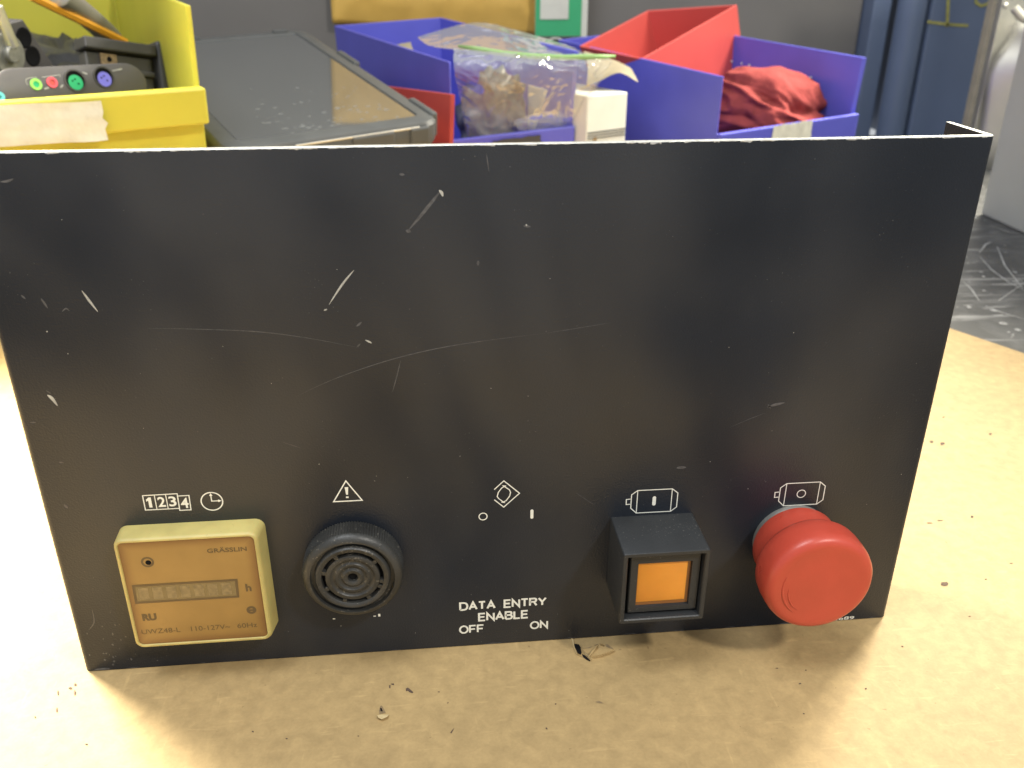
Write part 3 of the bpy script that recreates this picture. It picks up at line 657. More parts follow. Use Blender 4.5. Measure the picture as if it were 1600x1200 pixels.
# ------------------------------------------------------------------ plastic stacking bins
def bin_mesh(FLt, FRt, RLt, RRt, zb, lipL, lipR, t=0.0026, taper=0.05, front_in=0.0):
    bm = bmesh.new(); T = [Vector(p) for p in (FLt, FRt, RRt, RLt)]
    cen = sum(T, Vector()) / 4
    def inset(q, d):
        e1 = (q[1] - q[0]); e1.z = 0; e1.normalize(); n = Vector((-e1.y, e1.x, 0)); out = []
        for i in range(4):
            a = (q[(i + 1) % 4] - q[i]); a.z = 0; a.normalize(); b = (q[i - 1] - q[i]); b.z = 0; b.normalize()
            out.append(q[i] + (a + b) * d)
        return out
    def shrink(p, f):
        return Vector((cen.x + (p.x - cen.x) * (1 - f), cen.y + (p.y - cen.y) * (1 - f), 0))
    OB = [shrink(p, taper) + Vector((0, 0, zb)) for p in T]
    IT = inset(T, t); IB = [p + Vector((0, 0, t * 1.2)) for p in inset(OB, t)]
    def lip(top, bot, z): k = (top.z - z) / (top.z - bot.z); return top + (bot - top) * k
    oL, oR = lip(T[0], OB[0], lipL), lip(T[1], OB[1], lipR); iL, iR = lip(IT[0], IB[0], lipL), lip(IT[1], IB[1], lipR)
    V = {}
    def v(k, p): V[k] = bm.verts.new(p); return V[k]
    for n, q in (('T', T), ('OB', OB), ('IT', IT), ('IB', IB)):
        for i in range(4): v(n + str(i), q[i])
    v('oL', oL); v('oR', oR); v('iL', iL); v('iR', iR)
    for f in (('OB0', 'OB1', 'oR', 'oL'), ('iL', 'iR', 'IB1', 'IB0'), ('oL', 'oR', 'iR', 'iL'),                        # front
              ('T0', 'IT0', 'iL', 'oL'), ('T1', 'oR', 'iR', 'IT1'),                                                    # front edges of the sides
              ('OB3', 'OB0', 'oL', 'T0', 'T3'), ('IB0', 'IB3', 'IT3', 'IT0', 'iL'), ('T3', 'T0', 'IT0', 'IT3'),         # left
              ('OB1', 'OB2', 'T2', 'T1', 'oR'), ('IB2', 'IB1', 'iR', 'IT1', 'IT2'), ('T1', 'T2', 'IT2', 'IT1'),         # right
              ('OB2', 'OB3', 'T3', 'T2'), ('IB3', 'IB2', 'IT2', 'IT3'), ('T2', 'T3', 'IT3', 'IT2'),                     # back
              ('OB3', 'OB2', 'OB1', 'OB0'), ('IB0', 'IB1', 'IB2', 'IB3')):
        bm.faces.new([V[k] for k in f])
    bmesh.ops.recalc_face_normals(bm, faces=bm.faces)
    return bm, oL, oR
def ledge(oL, oR, h, proud, ext=0.0):
    bm = bmesh.new(); a = (oR - oL); a.z = 0; a.normalize(); n = Vector((a.y, -a.x, 0))
    L, R = oL - a * ext, oR + a * ext
    pts = [L + n * .0004, R + n * .0004, R + n * proud, L + n * proud]
    lo = [p + Vector((0, 0, -h)) for p in (L + n * .0004, R + n * .0004, R + n * proud * .8, L + n * proud * .8)]
    v = hexa(bm, lo[::-1] + [p + Vector((0, 0, .001)) for p in pts[::-1]])
    bmesh.ops.recalc_face_normals(bm, faces=bm.faces)
    return bm, n, a
def tape_mesh(c, ax, n, w, h, wob, seed, skew=0.0):
    """a strip of tape lying on a bin front: c centre, ax along, n outward"""
    bm = bmesh.new(); nx, nz = 22, 7; G = []
    up = Vector((0, 0, 1))
    for j in range(nz + 1):
        row = []
        for i in range(nx + 1):
            x, z = (i / nx - .5), (j / nz - .5)
            f = noise.noise(Vector((x * 9 + seed, z * 3, seed))) + .6 * noise.noise(Vector((x * 23 + seed, z * 7, 4)))
            e = 0.0025 * noise.noise(Vector((z * 6, seed, 2))) if i in (0, nx) else 0
            row.append(bm.verts.new(c + ax * (x * w + e) + up * (z * h + skew * x * w + .0012 * noise.noise(Vector((x * 6, seed, 8)))) + n * (0.0009 + wob * (f + .6))))
        G.append(row)
    for j in range(nz):
        for i in range(nx): bm.faces.new((G[j][i], G[j][i + 1], G[j + 1][i + 1], G[j + 1][i]))
    return bm

# right blue bin
FLp, FRp, RLp = Vector((.3949, .5438, .137)), Vector((.5486, .5934, .147)), Vector((.2861, .8004, .148))
RRp = FRp + RLp - FLp
bm, oL, oR = bin_mesh(FLp, FRp, RLp, RRp, -0.003, .087, .0955)
bin_r = thing('storage_bin', ((FLp.x + RRp.x) / 2, (FLp.y + RRp.y) / 2, -0.003), 'large blue plastic storage bin holding a crumpled red cloth', 'bin', 'plastic storage bins behind the panel')
mesh_obj('bin_body', bm, M['blue_bin'], bin_r, bevel=0.0007)
bm, nn, ax = ledge(oL, oR, .026, .006); mesh_obj('front_lip', bm, M['blue_bin'], bin_r, bevel=0.001)
mid = oL + (oR - oL) * .50
bm = tape_mesh(mid + nn * .006 + Vector((0, 0, -.0105)), ax, nn, .045, .025, .0006, 3, .06); mesh_obj('label_tape', bm, M['tape'], bin_r, smooth=True)
bm = bmesh.new()      # embossed dots on the inner right wall
wd = (RRp - FRp).normalized()
for k in (.06, .072, .105, .117, .150, .162, .178):
    p = FRp + wd * k + Vector((0, 0, -.026)) + Vector((-.006, -.002, 0))
    bmesh.ops.create_icosphere(bm, subdivisions=1, radius=.0011, matrix=Matrix.Translation(p))
mesh_obj('embossed_dots', bm, M['white_card'], bin_r)['kind'] = 'stuff'

# middle blue bin
FLp, FRp, RLp = Vector((.1554, .5549, .150)), Vector((.270, .5662, .157)), Vector((.0417, .7805, .165))
RRp = FRp + RLp - FLp; MB_FL, MB_FR, MB_RL, MB_RR = FLp, FRp, RLp, RRp
bm, oL, oR = bin_mesh(FLp, FRp, RLp, RRp, 0.0, .0835, .0925, taper=.06)
bin_m = thing('storage_bin', ((FLp.x + RRp.x) / 2, (FLp.y + RRp.y) / 2, 0), 'narrow blue plastic storage bin stuffed with clear zip bags', 'bin', 'plastic storage bins behind the panel')
mesh_obj('bin_body', bm, M['blue_bin'], bin_m, bevel=0.0007)
bm, nn, ax = ledge(oL, oR, .026, .006); mesh_obj('front_lip', bm, M['blue_bin'], bin_m, bevel=0.001)
bm = tape_mesh(oL + (oR - oL) * .52 + nn * .0064 + Vector((0, 0, -.014)), ax, nn, .044, .022, .0002, 5, .08); mesh_obj('label_tape', bm, M['dark_abs'], bin_m, smooth=True)

# red bin under the tablet
FLp, FRp = Vector((-.043, .452, .123)), Vector((.157, .482, .133))
dv = Vector((-.105, .235, -.016)); RLp, RRp = FLp + dv, FRp + dv
bm, oL, oR = bin_mesh(FLp, FRp, RLp, RRp, 0.0, .066, .07, taper=.05)
bin_red = thing('storage_bin', ((FLp.x + RRp.x) / 2, (FLp.y + RRp.y) / 2, 0), 'wide red plastic storage bin underneath the rugged tablet', 'bin', 'plastic storage bins behind the panel')
mesh_obj('bin_body', bm, M['red_bin'], bin_red, bevel=0.0007)
bm, nn, ax = ledge(oL, oR, .026, .006); mesh_obj('front_lip', bm, M['red_bin'], bin_red, bevel=0.001)

# yellow bin
FRp = Vector((-.0149, .380, .2034)); ax0 = Vector((-.90, -.42, 0)).normalized(); dp = Vector((-.42, .90, .045))
FLp = FRp + ax0 * .21; RRp = FRp + dp * .28; RLp = FLp + dp * .28
bm, oL, oR = bin_mesh(FLp, FRp, RLp, RRp, 0.0, .1515, .153, t=.003, taper=.045)
bin_y = thing('storage_bin', ((FLp.x + RRp.x) / 2, (FLp.y + RRp.y) / 2, 0), 'yellow plastic storage bin filled with black parts, a paper tape label on its lip', 'bin', 'plastic storage bins behind the panel')
mesh_obj('bin_body', bm, M['yellow_bin'], bin_y, bevel=0.0009)
bm, nn, ax = ledge(oL, oR, .0225, .012, .001); mesh_obj('front_lip', bm, M['yellow_bin'], bin_y, bevel=0.0016)
YN, YA, Y_L, Y_R = nn, ax, oL, oR
bm = tape_mesh(oR - ax * .139 + nn * .0128 + Vector((0, 0, -.0128)), ax, nn, .150, .024, .0012, 9, -.02); mesh_obj('label_tape', bm, M['tape'], bin_y, smooth=True)

# small red bin tipped up inside the right blue bin
A_, B_, C_, D_ = at(905, 72, 1, .735), at(1012, 16, 1, .800), at(1152, 7, 1, .765), at(1003, 92, 1, .655)
down = (at(1170, 104, 1, .775) - C_)
bm = bmesh.new()
T = [A_, D_, C_, B_]; c0 = sum(T, Vector()) / 4
Bt = [p + down * 1.0 + (c0 - p) * .06 for p in T]
It = [p + (c0 - p).normalized() * .0032 + down * .0 for p in T]; Ib = [p + (sum(Bt, Vector()) / 4 - p) * .04 - down * .03 for p in Bt]
vt, vb, wt, wb = [[bm.verts.new(p) for p in q] for q in (T, Bt, It, Ib)]
for i in range(4):
    j = (i + 1) % 4
    bm.faces.new((vb[i], vb[j], vt[j], vt[i])); bm.faces.new((wt[i], wt[j], wb[j], wb[i])); bm.faces.new((vt[i], vt[j], wt[j], wt[i]))
bm.faces.new(vb[::-1]); bm.faces.new(wb)
bmesh.ops.recalc_face_normals(bm, faces=bm.faces)
tag(mesh_obj('storage_bin', bm, M['red_bin'], bevel=.0007), 'small empty red plastic bin tipped up inside the large blue bin', 'bin', 'plastic storage bins behind the panel')

# crumpled red cloth
bm = bmesh.new(); bmesh.ops.create_icosphere(bm, subdivisions=6, radius=1)
cc = at(1196, 172, 1, .640)
for v in bm.verts:
    p = v.co.copy(); q = Vector((p.x * 1.2 + .3, p.y * 1.2, p.z * 2.2 + p.x * .8))
    w = q * .62 + Vector((noise.noise(q * .8), noise.noise(q * .8 + Vector((9, 0, 0))), noise.noise(q * .8 + Vector((0, 9, 0))))) * .8
    r1 = (1 - abs(noise.noise(w * 1.25)) * 2.2); r2 = 1 - abs(noise.noise(w * 2.6 + Vector((5, 5, 5)))) * 2
    k = 1 + .17 * r1 + .035 * r2 + .006 * noise.noise(w * 14) + .14 * noise.noise(q * .7)
    v.co = cc + Vector((p.x * .052 * k, p.y * .050 * k, p.z * .036 * k + p.x * -.004))
tag(mesh_obj('cloth', bm, M['rag'], smooth=True), 'crumpled red cotton cloth lying in the large blue bin', 'cloth')
bm = bmesh.new()
box(bm, -.058, .058, -.05, .05, -.003 + .0035, cc.z - .031, Matrix.Translation((cc.x, cc.y + .005, 0)) @ Matrix.Rotation(.35, 4, 'Z'))
tag(mesh_obj('cardboard_box', bm, M['kraft_paper'], bevel=.001), 'plain tan box beneath the crumpled red cloth', 'box')

# white box between the blue bins
p0, p1 = at(918, 152, 1, .552), at(981, 142, 1, .575)
xa = (p1 - p0); xa.z = 0
F = frame((p0.x, p0.y, 0), xa, (-xa.y, xa.x, 0)); wx = xa.length; hz = (p0.z + p1.z) / 2
wb_ = thing('white_box', (F @ Vector((wx / 2, .04, 0))), 'plain white cardboard box standing between the two blue bins', 'box')
bm = bmesh.new(); box(bm, 0, wx, 0, .09, 0, hz, F); mesh_obj('carton', bm, M['white_card'], wb_, bevel=.0012)
bm = bmesh.new()
hc = at(933, 219, 1, .5535)
for z, h in ((hz - .0325, .0009), (hz - .0350, .0006), (hz - .0375, .0006)): box(bm, .0015, wx - .0005, -.0006, .0, z, z + h, F)
mesh_obj('printed_lines', bm, M['dark_abs'], wb_)
bm = bmesh.new(); hl = F.inverted() @ hc
vs = [bm.verts.new(F @ Vector((hl.x + .0026 * math.cos(a), -.0007, hl.z + .0026 * math.sin(a)))) for a in [2 * math.pi * k / 16 for k in range(16)]]; bm.faces.new(vs)
mesh_obj('finger_hole', bm, M['kraft_core'], wb_)

# ------------------------------------------------------------------ rugged tablet leaning on the red bin
P1, P2, P4 = at(692, 186, 2, .120), at(520, 40, 2, .170), at(352, 236, 2, .113)
ex = (P1 - P4); wx = ex.length; F = frame(P4, ex, P2 - P1); hy = (P2 - P1).length
tab = thing('rugged_tablet', F @ Vector((wx / 2, 0, -.01)), 'black rugged tablet with a dusty glossy screen lying on the red bin', 'tablet')
def rr_loc(x0, x1, y0, y1, r, z, n=6): return [F @ Vector((a, b, z)) for a, b in rounded_rect(x0, x1, y0, y1, r, n)]
bm = bmesh.new(); e = .004
loft(bm, [rr_loc(.003, wx - .003, .003, hy - .003, .014, -.022), rr_loc(0, wx, 0, hy, .016, -.017), rr_loc(0, wx, 0, hy, .016, -.004), rr_loc(.002, wx - .002, .002, hy - .002, .015, -.001), rr_loc(.006, wx - .006, .006, hy - .006, .011, 0), rr_loc(.013, wx - .013, .014, hy - .014, .005, 0), rr_loc(.014, wx - .014, .015, hy - .015, .004, -.0016)], close_last=True, close_first=True)
mesh_obj('case', bm, M['tablet_case'], tab, smooth=True, auto=35)
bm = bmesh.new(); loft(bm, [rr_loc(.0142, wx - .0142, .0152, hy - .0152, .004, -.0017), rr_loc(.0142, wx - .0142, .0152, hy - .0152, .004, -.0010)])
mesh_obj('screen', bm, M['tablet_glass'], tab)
for (x, y, w, h) in ((wx * .30, hy - .0075, .014, .006), (wx * .80, hy - .0075, .014, .006)):
    bm = bmesh.new(); box(bm, x, x + w, y - h / 2, y + h / 2, -.0005, .0016, F); mesh_obj('rear_latch', bm, M['tablet_case'], tab, bevel=.0008)
for (x, w) in ((wx - .028, .016), (wx - .075, .034)):
    bm = bmesh.new(); box(bm, x, x + w, -.0022, .0012, -.016, -.0035, F); mesh_obj('port_cover', bm, M['tablet_case'], tab, bevel=.0015)
for sx in (wx - .004,):
    for y in (.012, hy * .55):
        bm = bmesh.new(); box(bm, sx, sx + .0065, y, y + .04, -.018, .0012, F); mesh_obj('side_bumper', bm, M['tablet_case'], tab, bevel=.002)
bm = bmesh.new(); box(bm, wx - .118, wx - .02, -.0009, .0002, -.0042, -.0028, F); mesh_obj('trim_strip', bm, M['steel'], tab, bevel=.0004)
bm = bmesh.new()
for k in range(90):
    x, y = random.uniform(.25, .85) * wx, .016 + abs(random.gauss(0, .045)); a = random.uniform(.0005, .0022)
    if y < hy * .6:
        bm.faces.new([bm.verts.new(F @ Vector((x + a * 1.3 * random.uniform(.5, 1.2) * math.cos(t), y + a * random.uniform(.5, 1.2) * math.sin(t), -.0009))) for t in (0, 1, 2, 3.1, 4.2, 5.2)])
dm = mat('screen_smudge', (.30, .31, .31), .7, alpha=.28)
d = mesh_obj('dust_smudges', bm, dm, tab); d['kind'] = 'stuff'

# ------------------------------------------------------------------ clear zip bag and paper in the middle bin
def drape(rows, nu, nv, amp, seed, off=0.0, crush=1.0):
    """Catmull-Rom patch through rows of (u, v, depth) control points, then crumpled"""
    R = [[at(u, v, 1, y) for u, v, y in r] for r in rows]
    def cr(P, t):
        n = len(P) - 1; f = min(t * n, n - 1e-6); i = int(f); f -= i
        a, b, c, d = P[max(i - 1, 0)], P[i], P[i + 1], P[min(i + 2, n)]
        return .5 * ((2 * b) + (c - a) * f + (2 * a - 5 * b + 4 * c - d) * f * f + (3 * b - a - 3 * c + d) * f ** 3)
    bm = bmesh.new(); G = []
    for j in range(nv + 1):
        row = []
        for i in range(nu + 1):
            p = cr([cr(r, i / nu) for r in R], j / nv)
            q = p * 26 + Vector((seed, 0, seed)); w = q + Vector((noise.noise(q), noise.noise(q + Vector((7, 1, 3))), noise.noise(q + Vector((2, 8, 1))))) * .9 * crush
            k = (1 - 2 * abs(noise.noise(Vector((w.x, w.y, w.z * .6))))) * .6 + (1 - 2 * abs(noise.noise(Vector((w.x * 2.2 + w.z, w.y, w.z * .9 - w.x))))) * .3 + (1 - abs(noise.noise(w * 3.7 + Vector((3, 1, 4))))) ** 6 * .3
            row.append(bm.verts.new(p + Vector((.3 * k, -1, .35 * k)) * amp * k + Vector((0, off, 0))))
        G.append(row)
    for j in range(nv):
        for i in range(nu): bm.faces.new((G[j][i], G[j][i + 1], G[j + 1][i + 1], G[j + 1][i]))
    return bm
bag = thing('zip_bag', MB_FL.lerp(MB_RR, .5), 'crumpled clear zip bag with a green closure bulging out of the narrow blue bin', 'plastic bag')
front = [[(708, 76, .575), (790, 84, .562), (880, 92, .556), (958, 93, .553)],
         [(708, 108, .560), (795, 112, .548), (870, 110, .548), (940, 120, .552)],
         [(716, 150, .574), (790, 155, .560), (860, 152, .556), (926, 148, .556)],
         [(730, 214, .585), (790, 216, .575), (860, 208, .574), (912, 196, .574)]]
mesh_obj('bag_front', drape(front, 110, 90, .0042, 1.7), M['film'], bag, smooth=True)
back = [[(652, 58, .640), (742, 36, .650), (825, 53, .640), (890, 72, .620)],
        [(672, 72, .610), (745, 62, .615), (830, 72, .608), (915, 84, .590)],
        [(708, 77, .577), (790, 85, .564), (880, 93, .558), (955, 94, .555)]]
mesh_obj('bag_back', drape(back, 72, 40, .0028, 4.1), M['film'], bag, smooth=True)
low = [[(800, 190, .585), (840, 176, .580), (880, 175, .585), (915, 178, .59)], [(806, 200, .578), (840, 196, .573), (880, 192, .574), (912, 190, .58)], [(804, 216, .58), (850, 214, .58), (880, 208, .58), (916, 198, .585)]]
mesh_obj('bag_corner', drape(low, 40, 24, .004, 8.3), M['film'], bag, smooth=True)
bm = bmesh.new(); zp = [at(u, v, 1, y - .004) for u, v, y in ((716, 72, .577), (745, 77, .570), (790, 84, .564), (830, 88, .560), (880, 90, .558), (925, 89, .556), (962, 88, .554))]
def ribbon(bm, P, w, th):
    rows = []
    for i, p in enumerate(P):
        k = w * (0.45 if i in (0, len(P) - 1) else 1)
        rows.append([bm.verts.new(p + Vector((0, dy, dz))) for dy, dz in ((0, -k / 2), (0, k / 2), (th, k / 2), (th, -k / 2))])
    for A, B in zip(rows, rows[1:]):
        for j in range(4): bm.faces.new((A[j], B[j], B[(j + 1) % 4], A[(j + 1) % 4]))
    bm.faces.new(rows[0]); bm.faces.new(rows[-1][::-1])
ribbon(bm, zp, .0046, .0012); bmesh.ops.recalc_face_normals(bm, faces=bm.faces)
mesh_obj('green_closure', bm, M['zip_green'], bag, smooth=True)
# what the bag holds, seen dim through the film
bm = bmesh.new(); bmesh.ops.create_icosphere(bm, subdivisions=4, radius=1); c0 = at(768, 176, 1, .615)
for v in bm.verts:
    p = v.co; k = 1 + .45 * (1 - 2 * abs(noise.noise(p * 1.9))) + .25 * noise.noise(p * 4); v.co = c0 + Vector((p.x * .024 * k, p.y * .012 * k, p.z * .030 * k + p.x * .006))
tag(mesh_obj('wrapped_parts', bm, mat('grey_wrap', (.15, .16, .15), .35, var=.4, vscale=80), smooth=True), 'lump of grey wrapped parts inside the clear zip bag', 'packet')
# tan paper lying across the bins
pap = [[(912, 80, .66), (940, 88, .655), (965, 96, .645), (985, 106, .635)], [(918, 100, .615), (948, 104, .61), (975, 108, .605), (992, 118, .600)], [(916, 136, .585), (938, 126, .585), (968, 114, .585), (997, 129, .582)]]
tag(mesh_obj('paper_sheet', drape(pap, 30, 20, .0008, 2.2), M['kraft_paper'], smooth=True), 'curled tan paper sticking out beside the clear zip bag', 'paper')
bm = bmesh.new(); c1 = at(632, 71, 1, .72)
tag(mesh_obj('paper_scrap', drape([[(612, 72, .70), (628, 68, .70), (641, 66, .70)], [(614, 80, .69), (630, 78, .69), (646, 80, .69)]], 10, 6, .001, 5), M['kraft_paper'], smooth=True), 'small tan paper scrap at the left wall of the narrow blue bin', 'paper'); bm.free()

# ------------------------------------------------------------------ contents of the yellow bin
def Yp(s, d, z):      # s: metres left of the right front corner, d: metres into the bin, z height
    return Vector((Y_R.x, Y_R.y, 0)) - YA * s + Vector((-.42, .90, 0)).normalized() * d + Vector((0, 0, z))
bm = bmesh.new(); n = 44; G = []
for j in range(n + 1):
    row = []
    for i in range(n + 1):
        s, d = .006 + .196 * i / n, .006 + .262 * j / n; q = Vector((s * 26, d * 22, 3)); w = q + Vector((noise.noise(q), noise.noise(q + Vector((4, 4, 4))), 0))
        z = .112 + .050 * (d / .26) + .012 * (1 - 2 * abs(noise.noise(w))) - .022 * max(0, (.05 - s) / .05)
        row.append(bm.verts.new(Yp(s, d, z)))
    G.append(row)
for j in range(n):
    for i in range(n): bm.faces.new((G[j][i], G[j][i + 1], G[j + 1][i + 1], G[j + 1][i]))
bmesh.ops.recalc_face_normals(bm, faces=bm.faces)
tag(mesh_obj('plastic_sheet', bm, M['black_bag'], smooth=True), 'crumpled black plastic sheet lining the filled yellow bin', 'plastic sheet')

# audio front panel
cL, cR = at(6, 142, 1, .362), at(196, 128, 1, .412)
cL = at(30, 138, 1, .350); cR = at(200, 127, 1, .404)
fx = (cR - cL); F = frame(cL, fx, Vector((0, .42, .90)))      # local x along, y up the tilted face, z towards the viewer
if F.to_3x3().col[2].dot(CAM - cL) < 0: F = F @ Matrix.Scale(-1, 4, Vector((0, 0, 1)))
L = fx.length; hw = .0125
def stad(r, z, n=12):
    pts = []
    for k in range(n + 1): a = math.radians(-90 + 180 * k / n); pts.append(F @ Vector((L + r * 1.15 * math.cos(a), r * math.sin(a), z)))
    for k in range(n + 1): a = math.radians(90 + 180 * k / n); pts.append(F @ Vector((r * 1.15 * math.cos(a), r * math.sin(a), z)))
    return pts
fp = thing('audio_panel', F @ Vector((L / 2, 0, -.02)), 'charcoal rounded audio front panel with four coloured sockets in the yellow bin', 'audio panel')
bm = bmesh.new(); loft(bm, [stad(hw * 1.02, -.016), stad(hw * 1.02, -.003), stad(hw * .97, -.0006), stad(hw * .88, 0)], close_last=True, close_first=True)
bmesh.ops.recalc_face_normals(bm, faces=bm.faces)
mesh_obj('housing', bm, M['charcoal'], fp, smooth=True, auto=40)
def face_pt(u, v):
    d = RX * ((u - 800) / FPX) + RD * ((v - 600) / FPX) + RF; nrm = F.to_3x3().col[2].normalized()
    k = (F.translation - CAM).dot(nrm) / d.dot(nrm); return F.inverted() @ (CAM + d * k)
def ring(bm, c, r0, r1, z0, z1, n=24):
    R = [[bm.verts.new(F @ Vector((c.x + r * math.cos(2 * math.pi * k / n), c.y + r * math.sin(2 * math.pi * k / n), z))) for k in range(n)] for r, z in ((r0, z0), (r0, z1), (r1, z1), (r1, z0))]
    for A, B in zip(R, R[1:]):
        for k in range(n): bm.faces.new((A[k], A[(k + 1) % n], B[(k + 1) % n], B[k]))
def disc(bm, c, r, z, n=24): bm.faces.new([bm.verts.new(F @ Vector((c.x + r * math.cos(2 * math.pi * k / n), c.y + r * math.sin(2 * math.pi * k / n), z))) for k in range(n)])
for (u, v, r, m_, m2, lab) in ((56, 132, .0036, 'lime', 'green', 'lime green socket'), (81, 129, .0034, 'pink', 'red_bin', 'pink socket')):
    c = face_pt(u, v); bm = bmesh.new(); ring(bm, c, r, r * .55, -.0005, .0008); q = mesh_obj('socket', bm, M[m_], fp, smooth=True, auto=40); q['label'] = lab
    bm = bmesh.new(); disc(bm, c, r * .56, .0003); mesh_obj('socket_bore', bm, M[m2], q)
for (u, v, m_, lab) in ((117, 126, 'green', 'green round socket'), (162, 121, 'purple', 'violet round socket')):
    c = face_pt(u, v); bm = bmesh.new(); ring(bm, c, .0072, .0062, -.0005, .0008); q = mesh_obj('socket', bm, M['dark_abs'], fp, smooth=True, auto=40); q['label'] = lab
    bm = bmesh.new(); disc(bm, c, .0063, .0002); mesh_obj('socket_shade', bm, M['hole'], q)
    c2 = c + Vector((0, -.0012, 0)); bm = bmesh.new(); disc(bm, c2, .0048, .0005); mesh_obj('socket_insert', bm, M[m_], q)
    bm = bmesh.new()
    for dx, dy in ((.0015, -.001), (-.002, .001), (.0, .002)): disc(bm, c2 + Vector((dx, dy, 0)), .0006, .0008, 8)
    mesh_obj('pin_holes', bm, M['hole'], q)
bm = bmesh.new()
for px in ([(43, 133), (40, 128), (40, 124), (46, 122), (57, 121)], [(65, 121), (80, 119), (93, 117), (93, 121)], [(94, 137), (98, 133)], [(69, 139), (76, 137)], [(128, 113), (136, 116)], [(175, 111), (190, 108)]):
    P = [face_pt(*p) for p in px]; w = .00022 if len(px) > 2 else .0005
    for a, b in zip(P, P[1:]):
        t = (b - a); t.z = 0; t.normalize(); s = Vector((-t.y, t.x, 0)) * w
        bm.faces.new([bm.verts.new(F @ Vector((q.x, q.y, .0004))) for q in (a - s, b - s, b + s, a + s)])
bmesh.ops.recalc_face_normals(bm, faces=bm.faces)
mesh_obj('white_icons', bm, M['bench_scratch'], fp)
bm = bmesh.new(); ring(bm, face_pt(-2, 152), .003, .001, -.001, .002); mesh_obj('side_light', bm, M['sky_blue'], fp)

# black bracket
a0, a1 = at(128, 66, 1, .43), at(262, 84, 1, .475)
F2 = frame(a0, a1 - a0, Vector((.1, .5, 1))); Lb = (a1 - a0).length
if F2.to_3x3().col[2].dot(CAM - a0) < 0: F2 = F2 @ Matrix.Scale(-1, 4, Vector((0, 0, 1)))
br = thing('bracket', F2 @ Vector((Lb / 2, -.02, 0)), 'black plastic bracket with a square nut plate at the yellow side wall', 'bracket')
bm = bmesh.new(); box(bm, 0, Lb * .83, -.004, .004, -.012, .004, F2); box(bm, .002, Lb * .80, -.034, -.0045, -.012, -.002, F2); box(bm, .006, Lb * .8, -.019, -.015, -.0018, .0015, F2)
mesh_obj('beam', bm, M['dark_abs'], br, bevel=.0012)
bm = bmesh.new(); box(bm, Lb * .84, Lb, -.030, .008, -.012, .004, F2); mesh_obj('end_block', bm, M['dark_abs'], br, bevel=.003, seg=3)
bm = bmesh.new(); box(bm, .012, .024, -.0135, -.0055, -.0018, .0004, F2); q = mesh_obj('nut_plate', bm, M['kraft_core'], br, bevel=.0005)
bm = bmesh.new(); bm.faces.new([bm.verts.new(F2 @ Vector((.018 + .0019 * math.cos(t), -.0095 + .0019 * math.sin(t), .0006))) for t in [2 * math.pi * k / 14 for k in range(14)]]); mesh_obj('nut_hole', bm, M['hole'], q)

# black block with lever on the left
b0 = at(-12, 42, 1, .40); b1 = at(36, 30, 1, .425)
F3 = frame(b0, b1 - b0, Vector((-.18, -.35, -1))); 
if F3.to_3x3().col[2].dot(CAM - b0) < 0: F3 = F3 @ Matrix.Scale(-1, 4, Vector((0, 0, 1)))
blk = thing('clamp_block', F3 @ Vector((.01, .02, -.01)), 'black block with two bolt recesses and a metal lever, left in the yellow bin', 'clamp')
bm = bmesh.new(); w3 = (b1 - b0).length
p = [F3 @ Vector(q) for q in ((-.03, 0, -.016), (w3, 0, -.016), (w3 + .022, .046, -.016), (-.03, .046, -.016), (-.03, 0, 0), (w3, 0, 0), (w3 + .022, .046, 0), (-.03, .046, 0))]
hexa(bm, p); bmesh.ops.recalc_face_normals(bm, faces=bm.faces); mesh_obj('block', bm, M['charcoal'], blk, bevel=.001)
def f3pt(u, v):
    d = RX * ((u - 800) / FPX) + RD * ((v - 600) / FPX) + RF; nrm = F3.to_3x3().col[2].normalized()
    k = (F3.translation - CAM).dot(nrm) / d.dot(nrm); return F3.inverted() @ (CAM + d * k)
for u, v in ((37, 59), (51, 88)):
    c = f3pt(u, v); bm = bmesh.new()
    R = [[bm.verts.new(F3 @ Vector((c.x + r * math.cos(2 * math.pi * k / 20), c.y + r * math.sin(2 * math.pi * k / 20), z))) for k in range(20)] for r, z in ((.0068, .0003), (.0060, .0008), (.0050, .0003), (.0001, .0002))]
    for A, B in zip(R, R[1:]):
        for k in range(20): bm.faces.new((A[k], A[(k + 1) % 20], B[(k + 1) % 20], B[k]))
    mesh_obj('bolt_recess', bm, M['hole'], blk, smooth=True)
c = f3pt(10, 84); bm = bmesh.new()
R = [[bm.verts.new(F3 @ Vector((c.x + r * math.cos(2 * math.pi * k / 32), c.y + r * math.sin(2 * math.pi * k / 32), z))) for k in range(32)] for r, z in ((.0135, .0005), (.0135, .002), (.0130, .0026), (.0055, .0026), (.0055, .006), (.0048, .0066), (.0001, .0066))]
for A, B in zip(R, R[1:]):
    for k in range(32): bm.faces.new((A[k], A[(k + 1) % 32], B[(k + 1) % 32], B[k]))
bmesh.ops.recalc_face_normals(bm, faces=bm.faces); mesh_obj('washer', bm, M['grey_metal'], blk, smooth=True, auto=35)
bm = bmesh.new(); A, B = F3 @ (f3pt(12, 72) + Vector((0, 0, .004))), F3 @ (f3pt(-14, 10) + Vector((0, 0, .004))); tube(bm, [A, A.lerp(B, .5), B], .0042, 12); mesh_obj('lever', bm, M['steel'], blk, smooth=True, auto=50)

